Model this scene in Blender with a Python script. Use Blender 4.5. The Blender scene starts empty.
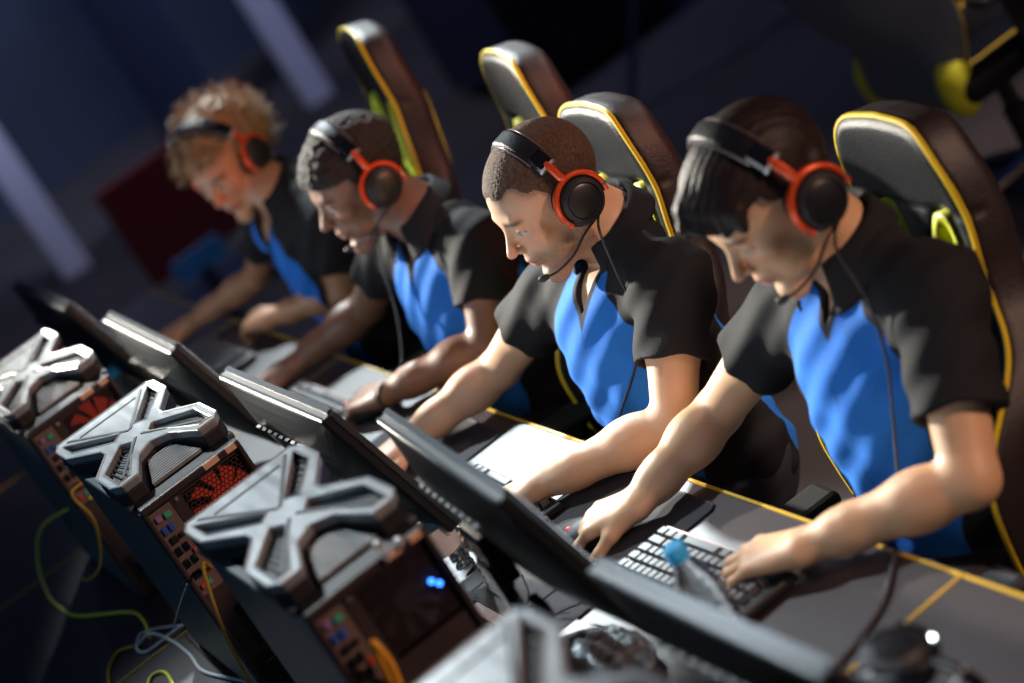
import bpy, bmesh, math, random
import numpy as np
from mathutils import Vector, Matrix
random.seed(7); np.random.seed(7)
SC = bpy.context.scene
COL = SC.collection
PI = math.pi

# ---------------------------------------------------------------- camera frame
RC = np.array([[0.39677906, 0.11030078, -0.91126292],
               [0.7680112, -0.58359808, 0.26376519],
               [-0.50271779, -0.80451663, -0.31627174]])
CAM = np.array([3.28, -1.077, 2.25]); FPX = 2400.0
def at(px, py, ax, val):
    """the point of the plane (axis ax = val) that the photograph shows at a pixel"""
    r = RC @ np.array([px-512, py-341.5, FPX]); t = (val-CAM[ax])/r[ax]
    return CAM+t*r
DZ = 0.75                      # desk top height

# ---------------------------------------------------------------- materials
def V3(*a): return np.array(a, float)
def mat(name, col, rough=.5, metal=0., spec=.5, bump=0., bscale=60., emit=None, estr=0., attr=None,
        var=0., vscale=8., coat=0., sss=0., trans=0., sheen=0., stretch=None, ior=None):
    m = bpy.data.materials.new(name); m.use_nodes = True
    nt = m.node_tree; N = nt.nodes; L = nt.links
    b = N['Principled BSDF']
    b.inputs['Base Color'].default_value = (*col, 1)
    b.inputs['Roughness'].default_value = rough
    b.inputs['Metallic'].default_value = metal
    b.inputs['Specular IOR Level'].default_value = spec
    if coat: b.inputs['Coat Weight'].default_value = coat; b.inputs['Coat Roughness'].default_value = .12
    if sss:
        b.inputs['Subsurface Weight'].default_value = sss
        b.inputs['Subsurface Radius'].default_value = (.9, .35, .2); b.inputs['Subsurface Scale'].default_value = .012
    if trans: b.inputs['Transmission Weight'].default_value = trans
    if ior: b.inputs['IOR'].default_value = ior
    if sheen: b.inputs['Sheen Weight'].default_value = sheen; b.inputs['Sheen Roughness'].default_value = .4
    if emit is not None:
        b.inputs['Emission Color'].default_value = (*emit, 1); b.inputs['Emission Strength'].default_value = estr
    tc = N.new('ShaderNodeTexCoord')
    co = tc.outputs['Object']
    if stretch:
        mp = N.new('ShaderNodeMapping'); mp.inputs['Scale'].default_value = stretch
        L.new(co, mp.inputs['Vector']); co = mp.outputs['Vector']
    src = None
    if attr:
        a = N.new('ShaderNodeAttribute'); a.attribute_name = attr; src = a.outputs['Color']
        L.new(src, b.inputs['Base Color'])
    if var:
        n = N.new('ShaderNodeTexNoise'); n.inputs['Scale'].default_value = vscale; n.inputs['Detail'].default_value = 5
        L.new(co, n.inputs['Vector'])
        mr = N.new('ShaderNodeMapRange'); mr.inputs['From Min'].default_value = .3; mr.inputs['From Max'].default_value = .7
        mr.inputs['To Min'].default_value = 1-var; mr.inputs['To Max'].default_value = 1+var
        L.new(n.outputs['Fac'], mr.inputs['Value'])
        mx = N.new('ShaderNodeVectorMath'); mx.operation = 'SCALE'
        if src: L.new(src, mx.inputs[0])
        else: mx.inputs[0].default_value = col
        L.new(mr.outputs['Result'], mx.inputs['Scale']); L.new(mx.outputs['Vector'], b.inputs['Base Color'])
        r2 = N.new('ShaderNodeMapRange'); r2.inputs['To Min'].default_value = max(.02, rough-.08); r2.inputs['To Max'].default_value = min(1, rough+.08)
        L.new(n.outputs['Fac'], r2.inputs['Value']); L.new(r2.outputs['Result'], b.inputs['Roughness'])
    if bump:
        n = N.new('ShaderNodeTexNoise'); n.inputs['Scale'].default_value = bscale; n.inputs['Detail'].default_value = 4
        L.new(co, n.inputs['Vector'])
        bp = N.new('ShaderNodeBump'); bp.inputs['Strength'].default_value = bump; bp.inputs['Distance'].default_value = .004
        L.new(n.outputs['Fac'], bp.inputs['Height']); L.new(bp.outputs['Normal'], b.inputs['Normal'])
    return m
M = {}
M['skin'] = mat('skin', (.6, .4, .3), .48, attr='tint', sss=.12, bump=.12, bscale=350)
M['shirt'] = mat('polo_cloth', (.1, .2, .6), .8, spec=.2, attr='tint', bump=.25, bscale=500)
M['black_cloth'] = mat('black_cloth', (.014, .014, .017), .8, spec=.2, bump=.25, bscale=500)
M['blue_cloth'] = mat('blue_cloth', (.02, .12, .55), .7, bump=.25, bscale=500)
M['trouser'] = mat('trouser_cloth', (.02, .022, .035), .85, bump=.3, bscale=300)
M['shoe'] = mat('shoe_leather', (.03, .03, .03), .5, bump=.1)
M['hair_dark'] = mat('dark_hair', (.016, .009, .008), .55, spec=.25, bump=.4, bscale=220, stretch=(1, .12, 1), var=.3, vscale=60)
M['hair_buzz'] = mat('cropped_brown_hair', (.10, .055, .036), .8, bump=1., bscale=600, var=.5, vscale=180)
M['hair_afro'] = mat('tight_black_hair', (.016, .012, .011), .8, bump=1., bscale=260, var=.4, vscale=160)
M['hair_curl'] = mat('golden_brown_curls', (.32, .20, .095), .55, bump=.5, bscale=200, var=.4, vscale=60)
M['plastic'] = mat('black_plastic', (.012, .013, .016), .35, bump=.06, bscale=300)
M['plastic_matt'] = mat('matt_black_plastic', (.016, .018, .022), .55, bump=.1, bscale=500)
M['gloss'] = mat('gloss_black_plastic', (.006, .007, .009), .12, coat=.6)
M['monitor'] = mat('monitor_shell', (.009, .011, .014), .40, bump=.08, bscale=400)
M['monitor_edge'] = mat('monitor_edge_trim', (.10, .115, .13), .25, metal=.6)
M['leather'] = mat('black_leather', (.007, .008, .011), .44, spec=.2, bump=.35, bscale=260, var=.2)
M['leather_side'] = mat('dark_maroon_leather', (.018, .011, .012), .5, bump=.3, bscale=260, var=.15)
M['yellow'] = mat('yellow_trim', (.75, .55, .02), .4)
M['lime'] = mat('lime_plastic', (.62, .66, .03), .45, bump=.1)
M['orange'] = mat('orange_red_metal', (.78, .085, .015), .3, metal=.25, spec=.6)
M['silver_edge'] = mat('polished_silver_edge', (.75, .78, .8), .25, metal=.5)
M['silver'] = mat('brushed_silver', (.34, .36, .37), .34, metal=.5, bump=.08, bscale=200, stretch=(1, 8, 1), var=.15)
M['steel'] = mat('painted_steel', (.050, .070, .080), .42, bump=.04, bscale=500, var=.06, vscale=3)
M['steel_dark'] = mat('black_steel', (.014, .013, .016), .5, bump=.08, bscale=300)
M['rear'] = mat('pc_rear_metal', (.038, .027, .029), .45, bump=.08, bscale=300, var=.15)
M['io'] = mat('io_shield_metal', (.26, .18, .16), .4, metal=.5, bump=.1, bscale=300)
M['red_led'] = mat('red_lit_fan', (.4, .03, .02), .5, emit=(1, .07, .03), estr=.16)
M['dim_fan'] = mat('grey_blue_fan', (.05, .05, .08), .5)
M['blue_led'] = mat('blue_light', (.02, .08, .6), .5, emit=(.03, .2, 1), estr=6)
M['peach'] = mat('peach_sticker', (.75, .45, .30), .6)
M['port_blue'] = mat('blue_port', (.02, .10, .45), .5)
M['port_green'] = mat('green_port', (.05, .4, .25), .5)
M['port_purple'] = mat('purple_port', (.28, .16, .4), .5)
M['port_red'] = mat('red_port', (.6, .04, .03), .5)
M['plug_orange'] = mat('orange_plug', (.85, .38, .02), .45)
M['cable_yellow'] = mat('yellow_cable', (.62, .60, .06), .5)
M['cable_gold'] = mat('dull_yellow_cable', (.40, .27, .02), .5)
M['cable_grey'] = mat('grey_cable', (.42, .44, .48), .45)
M['cable_black'] = mat('black_cable', (.012, .012, .015), .45)
M['desk'] = mat('dark_desk_laminate', (.024, .015, .018), .42, spec=.7, bump=.05, bscale=500, var=.12, vscale=3)
M['deskcut'] = mat('desk_yellow_edge', (.60, .36, .02), .45)
M['pad'] = mat('mouse_pad_cloth', (.014, .012, .018), .85, bump=.2, bscale=700)
M['pad_edge'] = mat('mouse_pad_stitched_edge', (.035, .032, .042), .7, bump=.3, bscale=600)
M['keycap'] = mat('keycap', (.075, .075, .08), .42)
M['white_paper'] = mat('white_paper', (.8, .84, .86), .8, bump=.05)
M['water'] = mat('clear_plastic', (.95, .97, 1), .04, trans=1., ior=1.3, bump=.3, bscale=60)
M['cap_blue'] = mat('light_blue_cap', (.03, .38, .72), .4)
M['label_white'] = mat('white_label', (.85, .87, .85), .5)
M['foil'] = mat('crumpled_silver_film', (.14, .17, .19), .4, metal=.4, bump=.5, bscale=30)
M['mouse_red'] = mat('red_wheel_light', (.8, .03, .02), .4, emit=(1, .05, .02), estr=.8)
M['screen'] = mat('lit_screen', (.02, .03, .05), .3, emit=(.85, .93, 1), estr=2.2)
M['bristle'] = mat('screw_metal', (.6, .58, .55), .3, metal=.9)
M['watch'] = mat('watch_strap', (.015, .015, .018), .4)
M['floor'] = mat('dark_hall_carpet', (.055, .048, .045), .75, bump=.2, bscale=60, var=.3, vscale=1.3)
M['wall'] = mat('dark_hall_wall', (.035, .045, .075), .8, bump=.1, bscale=20, var=.3, vscale=.8)
M['pillar'] = mat('pale_column_paint', (.75, .74, .82), .6, bump=.1)
M['red_panel'] = mat('red_banner', (.35, .03, .03), .7, bump=.1)
M['blue_panel'] = mat('blue_lit_screen', (.01, .03, .09), .4, emit=(.02, .18, .55), estr=.06)
M['seat_back'] = mat('grey_blue_upholstery', (.12, .145, .20), .6, bump=.3, bscale=200)
M['booth'] = mat('dark_booth', (.02, .03, .07), .6, bump=.1)

# ---------------------------------------------------------------- object helpers
def empty(name, loc=(0, 0, 0), rz=0., rot=None):
    o = bpy.data.objects.new(name, None); COL.objects.link(o)
    o.location = loc; o.rotation_euler = rot if rot else (0, 0, rz); o.empty_display_size = .1
    return o
def tag(o, label, cat, group=None, kind=None):
    o['label'] = label; o['category'] = cat
    if group: o['group'] = group
    if kind: o['kind'] = kind
    return o
def part(name, verts, faces, m, root=None, smooth=False, off=None, bevel=0., label=None):
    """one mesh object; with off the vertices are world points and become local to the root"""
    v = np.array(verts, float).reshape(-1, 3)
    if off is not None: v = v-np.array(off)
    me = bpy.data.meshes.new(name)
    me.from_pydata(v.tolist(), [], [tuple(int(i) for i in f) for f in faces]); me.update()
    ms = m if isinstance(m, (list, tuple)) else [m]
    for x in ms: me.materials.append(x)
    o = bpy.data.objects.new(name, me); COL.objects.link(o)
    if root is not None: o.parent = root
    if smooth: me.polygons.foreach_set('use_smooth', [True]*len(me.polygons))
    if bevel:
        b = o.modifiers.new('b', 'BEVEL'); b.width = bevel; b.segments = 2; b.limit_method = 'ANGLE'; b.angle_limit = .6
    if label: o['label'] = label
    return o
def dup(o, parent=None):
    c = o.copy(); COL.objects.link(c)
    if parent is not None: c.parent = parent
    for ch in list(o.children): dup(ch, c)
    return c

class MB:
    """collects shapes into one mesh; every face remembers a material slot"""
    def __init__(s): s.v = []; s.f = []; s.mi = []
    def add(s, vs, fs, mi=0):
        n = len(s.v); s.v += [tuple(map(float, p)) for p in vs]
        s.f += [tuple(i+n for i in f) for f in fs]; s.mi += [mi]*len(fs); return s
    def box(s, c, d, mi=0, rot=None, taper=1.):
        x, y, z = [q/2 for q in d]; R = rot if rot is not None else Matrix.Identity(3)
        vs = []
        for sz in (-1, 1):
            t = 1 if sz < 0 else taper
            for sx, sy in ((-1, -1), (1, -1), (1, 1), (-1, 1)):
                vs.append(Vector(c)+R @ Vector((sx*x*t, sy*y*t, sz*z)))
        return s.add(vs, [(0, 3, 2, 1), (4, 5, 6, 7), (0, 1, 5, 4), (1, 2, 6, 5), (2, 3, 7, 6), (3, 0, 4, 7)], mi)
    def tube(s, pts, r, n=8, mi=0, closed=False, flat=1.):
        P = [Vector(p) for p in pts]; m = len(P)
        rs = r if isinstance(r, (list, tuple)) else [r]*m
        up = None; rings = []
        for i in range(m):
            a = P[(i-1) % m] if (i > 0 or closed) else P[i]; b = P[(i+1) % m] if (i < m-1 or closed) else P[i]
            t = (b-a).normalized()
            if up is None:
                up = Vector((0, 0, 1)) if abs(t.z) < .9 else Vector((1, 0, 0))
            u = (up-t*up.dot(t))
            if u.length < 1e-6: u = t.orthogonal()
            u.normalize(); w = t.cross(u); up = u
            rings.append([P[i]+(u*math.cos(2*PI*k/n)*flat+w*math.sin(2*PI*k/n))*rs[i] for k in range(n)])
        vs = [p for r_ in rings for p in r_]; fs = []
        for i in range(m if closed else m-1):
            j = (i+1) % m
            for k in range(n):
                fs.append((i*n+k, i*n+(k+1) % n, j*n+(k+1) % n, j*n+k))
        if not closed:
            fs.append(tuple(range(n-1, -1, -1))); fs.append(tuple((m-1)*n+k for k in range(n)))
        return s.add(vs, fs, mi)
    def lathe(s, prof, n=24, mi=0, c=(0, 0, 0), rot=None):
        """prof: (r, z) pairs about +Z, turned by rot and moved to c"""
        R = rot if rot is not None else Matrix.Identity(3); vs = []; fs = []
        for r, z in prof:
            for k in range(n):
                a = 2*PI*k/n; vs.append(Vector(c)+R @ Vector((r*math.cos(a), r*math.sin(a), z)))
        for i in range(len(prof)-1):
            for k in range(n):
                fs.append((i*n+k, i*n+(k+1) % n, (i+1)*n+(k+1) % n, (i+1)*n+k))
        fs.append(tuple(range(n-1, -1, -1))); fs.append(tuple((len(prof)-1)*n+k for k in range(n)))
        return s.add(vs, fs, mi)
    def prism(s, poly, z0, z1, holes=(), mi=0, f=None):
        """polygon (x, y) with holes, pulled from z0 to z1"""
        bm = bmesh.new(); es = []
        for lp in [poly]+list(holes):
            vv = [bm.verts.new((p[0], p[1], z0)) for p in lp]
            es += [bm.edges.new((vv[i], vv[(i+1) % len(vv)])) for i in range(len(vv))]
        bmesh.ops.triangle_fill(bm, use_beauty=True, use_dissolve=False, edges=es)
        g = bmesh.ops.extrude_face_region(bm, geom=bm.faces[:])
        bmesh.ops.translate(bm, vec=(0, 0, z1-z0), verts=[e for e in g['geom'] if isinstance(e, bmesh.types.BMVert)])
        bmesh.ops.recalc_face_normals(bm, faces=bm.faces)
        bm.verts.index_update()
        vs = [tuple(v.co) for v in bm.verts]
        if f: vs = [f(p) for p in vs]
        s.add(vs, [[v.index for v in q.verts] for q in bm.faces], mi); bm.free(); return s
    def build(s, name, m, root=None, smooth=False, off=None, bevel=0., label=None):
        o = part(name, s.v, s.f, m, root, smooth, off, bevel, label)
        o.data.polygons.foreach_set('material_index', s.mi)
        if smooth and not bevel:
            try: o.data.set_sharp_from_angle(angle=math.radians(42))
            except Exception: pass
        return o
def spline(pts, n=8):
    """Catmull-Rom through the points"""
    P = [np.array(p, float) for p in pts]; P = [2*P[0]-P[1]]+P+[2*P[-1]-P[-2]]; out = []
    for i in range(1, len(P)-2):
        for k in range(n):
            t = k/n
            out.append(.5*((2*P[i])+(-P[i-1]+P[i+1])*t+(2*P[i-1]-5*P[i]+4*P[i+1]-P[i+2])*t*t+(-P[i-1]+3*P[i]-3*P[i+1]+P[i+2])*t**3))
    out.append(P[-2]); return out

# ---------------------------------------------------------------- signed distance modelling
def nrm(v): v = np.array(v, float); return v/np.linalg.norm(v)
def frame(fwd, up):
    """columns: left-hand side x, forward y, up z"""
    y = nrm(fwd); x = nrm(np.cross(up, y)); z = np.cross(y, x); return np.stack([x, y, z], 1)
def rcone(a, b, ra, rb):
    a = np.array(a, float); b = np.array(b, float)
    def f(p):
        ba = b-a; L2 = ba@ba; pa = p-a; h = np.clip(pa@ba/max(L2, 1e-12), 0, 1)
        return np.linalg.norm(pa-h[..., None]*ba, axis=-1)-(ra+(rb-ra)*h)
    return f, (a+b)/2, np.linalg.norm(b-a)/2+max(ra, rb)
def ell(c, r, R=None):
    c = np.array(c, float); r = np.array(r, float); R_ = np.eye(3) if R is None else R
    def f(p):
        q = (p-c)@R_; k0 = np.linalg.norm(q/r, axis=-1); k1 = np.linalg.norm(q/(r*r), axis=-1)
        return k0*(k0-1)/np.maximum(k1, 1e-9)
    return f, c, r.max()
def rbox(c, h, rad, R=None):
    c = np.array(c, float); h = np.array(h, float); R_ = np.eye(3) if R is None else R
    def f(p):
        q = np.abs((p-c)@R_)-(h-rad)
        return np.linalg.norm(np.maximum(q, 0), axis=-1)+np.minimum(q.max(-1), 0)-rad
    return f, c, np.linalg.norm(h)
def smin(a, b, k):
    if k <= 0: return np.minimum(a, b)
    h = np.maximum(k-np.abs(a-b), 0)/k; return np.minimum(a, b)-h*h*k*.25
def smax(a, b, k): return -smin(-a, -b, k)
class SDF:
    def __init__(s): s.ops = []; s.post = None
    def u(s, pr, k=.01): s.ops.append(('u', *pr, k)); return s
    def sub(s, pr, k=.005): s.ops.append(('s', *pr, k)); return s
    def bounds(s):
        lo = np.min([o[2]-o[3] for o in s.ops if o[0] == 'u'], 0); hi = np.max([o[2]+o[3] for o in s.ops if o[0] == 'u'], 0)
        return lo, hi
    def ev(s, P, ctr, hd):
        """P (nb, m, 3); ctr (nb, 3) block centres; hd half diagonal"""
        d = np.full(P.shape[:2], .2)
        for typ, f, c, r, k in s.ops:
            idx = np.nonzero(np.linalg.norm(ctr-c, axis=1) < r+hd+.045+k)[0]
            if len(idx) == 0: continue
            v = f(P[idx])
            d[idx] = smin(d[idx], v, k) if typ == 'u' else smax(d[idx], -v, k)
        if s.post: d = s.post(P, d)
        return d
    def mesh(s, h, pad=.012, B=10):
        lo, hi = s.bounds(); lo = lo-pad; hi = hi+pad
        nb = np.ceil((hi-lo)/(h*B)).astype(int)
        n = nb*B
        G = np.full(tuple(n), .2, np.float32)
        bi = np.stack(np.meshgrid(*[np.arange(k) for k in nb], indexing='ij'), -1).reshape(-1, 3)
        ctr = lo+(bi+.5)*B*h-.5*h; hd = B*h*math.sqrt(3)/2
        dc = s.ev(ctr[:, None, :], ctr, hd)[:, 0]
        act = np.abs(dc) < hd*1.25+.012
        for b_, v in zip(bi[~act], dc[~act]):
            x, y, z = b_*B; G[x:x+B, y:y+B, z:z+B] = .2 if v > 0 else -.2
        off = np.stack(np.meshgrid(*[np.arange(B)]*3, indexing='ij'), -1).reshape(-1, 3)*h
        A = bi[act]; CT = ctr[act]
        for i in range(0, len(A), 400):
            a = A[i:i+400]; P = (lo+a*B*h)[:, None, :]+off[None]
            D = s.ev(P, CT[i:i+400], hd)
            for b_, v in zip(a, D):
                x, y, z = b_*B; G[x:x+B, y:y+B, z:z+B] = v.reshape(B, B, B)
        return nets(G, lo, h)
def nets(G, lo, h):
    S = G < 0
    c = np.zeros(tuple(k-1 for k in G.shape), np.int8)
    for dx in (0, 1):
        for dy in (0, 1):
            for dz in (0, 1):
                c += S[dx:dx+c.shape[0], dy:dy+c.shape[1], dz:dz+c.shape[2]]
    cell = np.argwhere((c > 0) & (c < 8))
    idx = np.full(c.shape, -1, np.int32); idx[tuple(cell.T)] = np.arange(len(cell))
    cor = [(0, 0, 0), (1, 0, 0), (0, 1, 0), (1, 1, 0), (0, 0, 1), (1, 0, 1), (0, 1, 1), (1, 1, 1)]
    val = np.stack([G[cell[:, 0]+a, cell[:, 1]+b, cell[:, 2]+c_] for a, b, c_ in cor], 1)
    acc = np.zeros((len(cell), 3)); cnt = np.zeros(len(cell))
    for i in range(8):
        for j in range(i+1, 8):
            if sum(abs(cor[i][k]-cor[j][k]) for k in range(3)) != 1: continue
            a = val[:, i]; b = val[:, j]; m = (a < 0) != (b < 0)
            t = np.where(m, a/np.where(m, a-b, 1), 0)
            p = np.array(cor[i])+t[:, None]*(np.array(cor[j])-np.array(cor[i]))
            acc += p*m[:, None]; cnt += m
    V = lo+(cell+acc/cnt[:, None])*h
    F = []
    for ax in range(3):
        a1, a2 = (ax+1) % 3, (ax+2) % 3
        s0 = [slice(None)]*3; s1 = [slice(None)]*3; s0[ax] = slice(0, -1); s1[ax] = slice(1, None)
        A = S[tuple(s0)]; Bq = S[tuple(s1)]
        e = np.argwhere(A != Bq)
        ok = (e[:, a1] > 0) & (e[:, a2] > 0) & (e[:, a1] < idx.shape[a1]) & (e[:, a2] < idx.shape[a2]) & (e[:, ax] < idx.shape[ax])
        e = e[ok]; fl = A[tuple(e.T)]
        def g(d1, d2):
            q = e.copy(); q[:, a1] -= d1; q[:, a2] -= d2; return idx[tuple(q.T)]
        q = np.stack([g(0, 0), g(1, 0), g(1, 1), g(0, 1)], 1)
        q[~fl] = q[~fl][:, ::-1]
        F.append(q)
    F = np.concatenate(F); F = F[(F >= 0).all(1)]
    return V, F
def npart(name, V, F, m, root=None, off=(0, 0, 0), tint=None, label=None):
    me = bpy.data.meshes.new(name); V = V-np.array(off)
    me.vertices.add(len(V)); me.vertices.foreach_set('co', V.astype(np.float32).ravel())
    me.loops.add(len(F)*4); me.loops.foreach_set('vertex_index', F.astype(np.int32).ravel())
    me.polygons.add(len(F)); me.polygons.foreach_set('loop_start', np.arange(0, len(F)*4, 4, dtype=np.int32))
    me.polygons.foreach_set('use_smooth', np.ones(len(F), bool))
    me.update(calc_edges=True); me.validate()
    for x in (m if isinstance(m, (list, tuple)) else [m]): me.materials.append(x)
    if tint is not None:
        a = me.color_attributes.new('tint', 'FLOAT_COLOR', 'POINT')
        c = np.ones((len(V), 4), np.float32); c[:, :3] = tint; a.data.foreach_set('color', c.ravel())
    o = bpy.data.objects.new(name, me); COL.objects.link(o)
    if root is not None: o.parent = root
    if label: o['label'] = label
    return o
def sst(a, b, x):
    t = np.clip((x-a)/(b-a), 0, 1); return t*t*(3-2*t)
def wob(p, s, ph=0.):
    """cheap smooth noise in -1..1"""
    x, y, z = p[..., 0]*s, p[..., 1]*s, p[..., 2]*s
    return (np.sin(x*1.7+1.3*np.sin(y*1.1+ph)+ph)+np.sin(y*2.1+1.1*np.sin(z*1.3+2*ph))+np.sin(z*1.9+1.2*np.sin(x*1.5-ph)))/3

# ================================================================ PEOPLE
def loc(pr, O, F, s=1.):
    f, c, r = pr
    return (lambda p: s*f((p-O)@F/s)), O+F@(np.array(c)*s), r*s
def head_prims(fem=0.):
    """(op, prim, k) in head space: ears on the x axis, y towards the face, z up"""
    w = 1-.04*fem; L = []
    u = lambda p, k=.02: L.append(('u', p, k)); s = lambda p, k=.008: L.append(('s', p, k))
    u(ell((0, -.012, .045), (.077*w, .097, .086)), 0)
    u(ell((0, .026, .030), (.066*w, .066, .068)), .03)
    u(ell((0, .036, -.030), (.054*w, .058, .070)), .03)
    for q in (-1, 1):
        u(rcone((0, .072, -.094), (q*.050*w, .002, -.060), .0165, .016), .02)
        u(ell((q*.041*w, .066, -.012), (.021, .018, .018)), .018)
        u(ell((q*.040, .045, -.052), (.020, .030, .026)), .02)
        u(rcone((q*.050*w, .0, -.055), (q*.060*w, -.006, -.01), .02, .022), .02)
    u(rcone((-.008, .076, -.098), (.008, .076, -.098), .0155, .0155), .016)
    u(rcone((-.034, .082, .030), (.034, .082, .030), .0115-.003*fem, .0115-.003*fem), .014)
    for q in (-1, 1):
        s(ell((q*.032, .099, .010), (.018, .014, .0125)), .012)
        u(ell((q*.0315, .0785, .0105), (.0140, .0128, .0118)), .002)
        u(rcone((q*.020, .0905, .019), (q*.043, .083, .017), .0035, .003), .004)
        u(rcone((q*.020, .0885, .001), (q*.041, .082, .002), .0028, .0025), .004)
    u(rcone((0, .090, .018), (0, .1120, -.016), .0065, .0088), .010)
    u(ell((0, .1140, -.0205), (.0092, .0100, .0080)), .005)
    for q in (-1, 1):
        u(ell((q*.0098, .1000, -.0235), (.0066, .0085, .0062)), .004)
        s(ell((q*.0050, .1060, -.0290), (.0028, .0040, .0030)), .002)
    u(ell((0, .087, -.047), (.024, .013, .020)), .012)
    u(rcone((-.012, .0955, -.0485), (.012, .0955, -.0485), .0050, .0050), .004)
    u(ell((0, .0985, -.0480), (.011, .006, .0045)), .004)
    u(rcone((-.011, .0935, -.0595), (.011, .0935, -.0595), .0060, .0060), .004)
    s(rbox((0, .104, -.0535), (.0235, .006, .0010), .0008), .002)
    s(ell((0, .096, -.074), (.018, .007, .006)), .008)
    for q in (-1, 1):
        Re = frame((q*.35, 1, 0), (0, -.15, 1))
        u(ell((q*.078, -.008, .004), (.0075, .0170, .0310), Re), .005)
        s(ell((q*.086, -.004, .006), (.0060, .0090, .0190), Re), .003)
    return L
def skin_tint(q, col, iris=(.06, .03, .015), stubble=0., lip=(.45, .16, .13), look=-.002):
    """colours that belong to the skin, in head space"""
    n = len(q); C = np.tile(np.array(col, float), (n, 1)); x, y, z = q.T; ax = np.abs(x)
    front = (y > .05) & (z > -.13) & (z < .14)
    def mix(c, m):
        nonlocal C
        m = np.where(front, np.clip(m, 0, 1), 0)[:, None]; C = C*(1-m)+np.array(c)*m
    mix(np.array(col)*(1.15, .72, .66), .35*np.exp(-((ax-.042)**2+(z+.012)**2)/.0005))
    mix(np.array(col)*(1.1, .68, .62), .4*np.exp(-((x)**2+(z+.022)**2)/.0002))
    if stubble:
        m = sst(-.028, -.05, z)*(1-sst(.0, .0, z))*(.75+.25*wob(q, 900))*stubble
        m = np.maximum(m*(z < -.028), 0)
        mm = np.where((z > -.13) & (y > .0), m, 0)[:, None]; C = C*(1-mm)+np.array((.11, .065, .045))*mm
    l = np.exp(-((x/.022)**4))*np.exp(-(((z+.0535)/.0095)**4))*(y > .088)
    mix(lip, l*.9)
    mix(np.array(lip)*.25, np.exp(-((x/.022)**4))*np.exp(-(((z+.0535)/.0016)**2))*(y > .085))
    zb = .0275+.0035*np.cos((ax-.030)/.018)-.06*np.maximum(ax-.040, 0)
    mix((.03, .018, .012), .9*np.exp(-(((z-zb)/.0050)**2))*sst(.010, .017, ax)*(1-sst(.046, .055, ax)))
    e = ((ax-.0315)/.0125)**2+((z-.0066)/.0047)**2
    eye = 1-sst(.75, 1.1, e)
    mix((.62, .58, .55), eye)
    mix(iris, eye*(1-sst(.0042, .0062, np.sqrt((ax-.0315)**2+(z-.0095-look)**2))))
    mix((.015, .01, .008), .95*np.exp(-((e-1.15)/.22)**2)*(z > .0065))
    mix(np.array(col)*.6, .4*np.exp(-((e-1.3)/.3)**2)*(z <= .0065))
    return C
FL = [(.042, .025, .019), (.046, .028, .020), (.042, .026, .020), (.033, .019, .017)]
def hand_prims(w, f, n, right, curls, spread=.10, thumb=(.35, .25), s=1.):
    """palm and five fingers: w wrist, f finger direction, n palm normal"""
    f = nrm(f); n = nrm(np.array(n)-f*np.dot(n, f)); sd = np.cross(f, n)*(1 if right else -1)
    L = []; kn = []
    ko = [(.032, .086), (.011, .091), (-.010, .087), (-.029, .078)]; wo = [.015, .005, -.006, -.015]
    for (a, b), c in zip(ko, wo):
        k = w+s*(sd*a+f*b-n*.004*(1-abs(a)*20)); kn.append(k)
        L.append(('u', rcone(w+sd*c*s, k, .0165*s, .0115*s), .014))
    L.append(('u', ell(w+s*(f*.045-sd*.0), (.034*s, .048*s, .0145*s), np.stack([sd, f, n], 1)), .012))
    nails = []
    for i, k in enumerate(kn):
        d0 = nrm(f+sd*spread*(1.2-i)*.8); a = 0; p = k; r = [.0098, .0090, .0082, .0072][:]
        if i == 3: r = [x*.88 for x in r]
        for j in range(3):
            a += curls[i][j]; d = d0*math.cos(a)+n*math.sin(a); q = p+d*FL[i][j]*s
            L.append(('u', rcone(p, q, r[j]*s, r[j+1]*s), .0045 if j else .008)); p = q
            up = -n*math.cos(a)+d0*math.sin(a)
        nails.append((p+up*.004*s-d*.002, up))
    t0 = w+s*(f*.018+sd*.018+n*.004); t1 = w+s*(f*.048+sd*.045+n*.012)
    d = nrm(f*.75+sd*thumb[0]+n*thumb[1]); t2 = t1+d*.033*s; d2 = nrm(d+f*.25-sd*.35+n*.05); t3 = t2+d2*.026*s
    L += [('u', rcone(t0, t1, .0165*s, .0125*s), .012), ('u', rcone(t1, t2, .0118*s, .0100*s), .006), ('u', rcone(t2, t3, .0100*s, .0082*s), .003)]
    return L, nails

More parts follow.
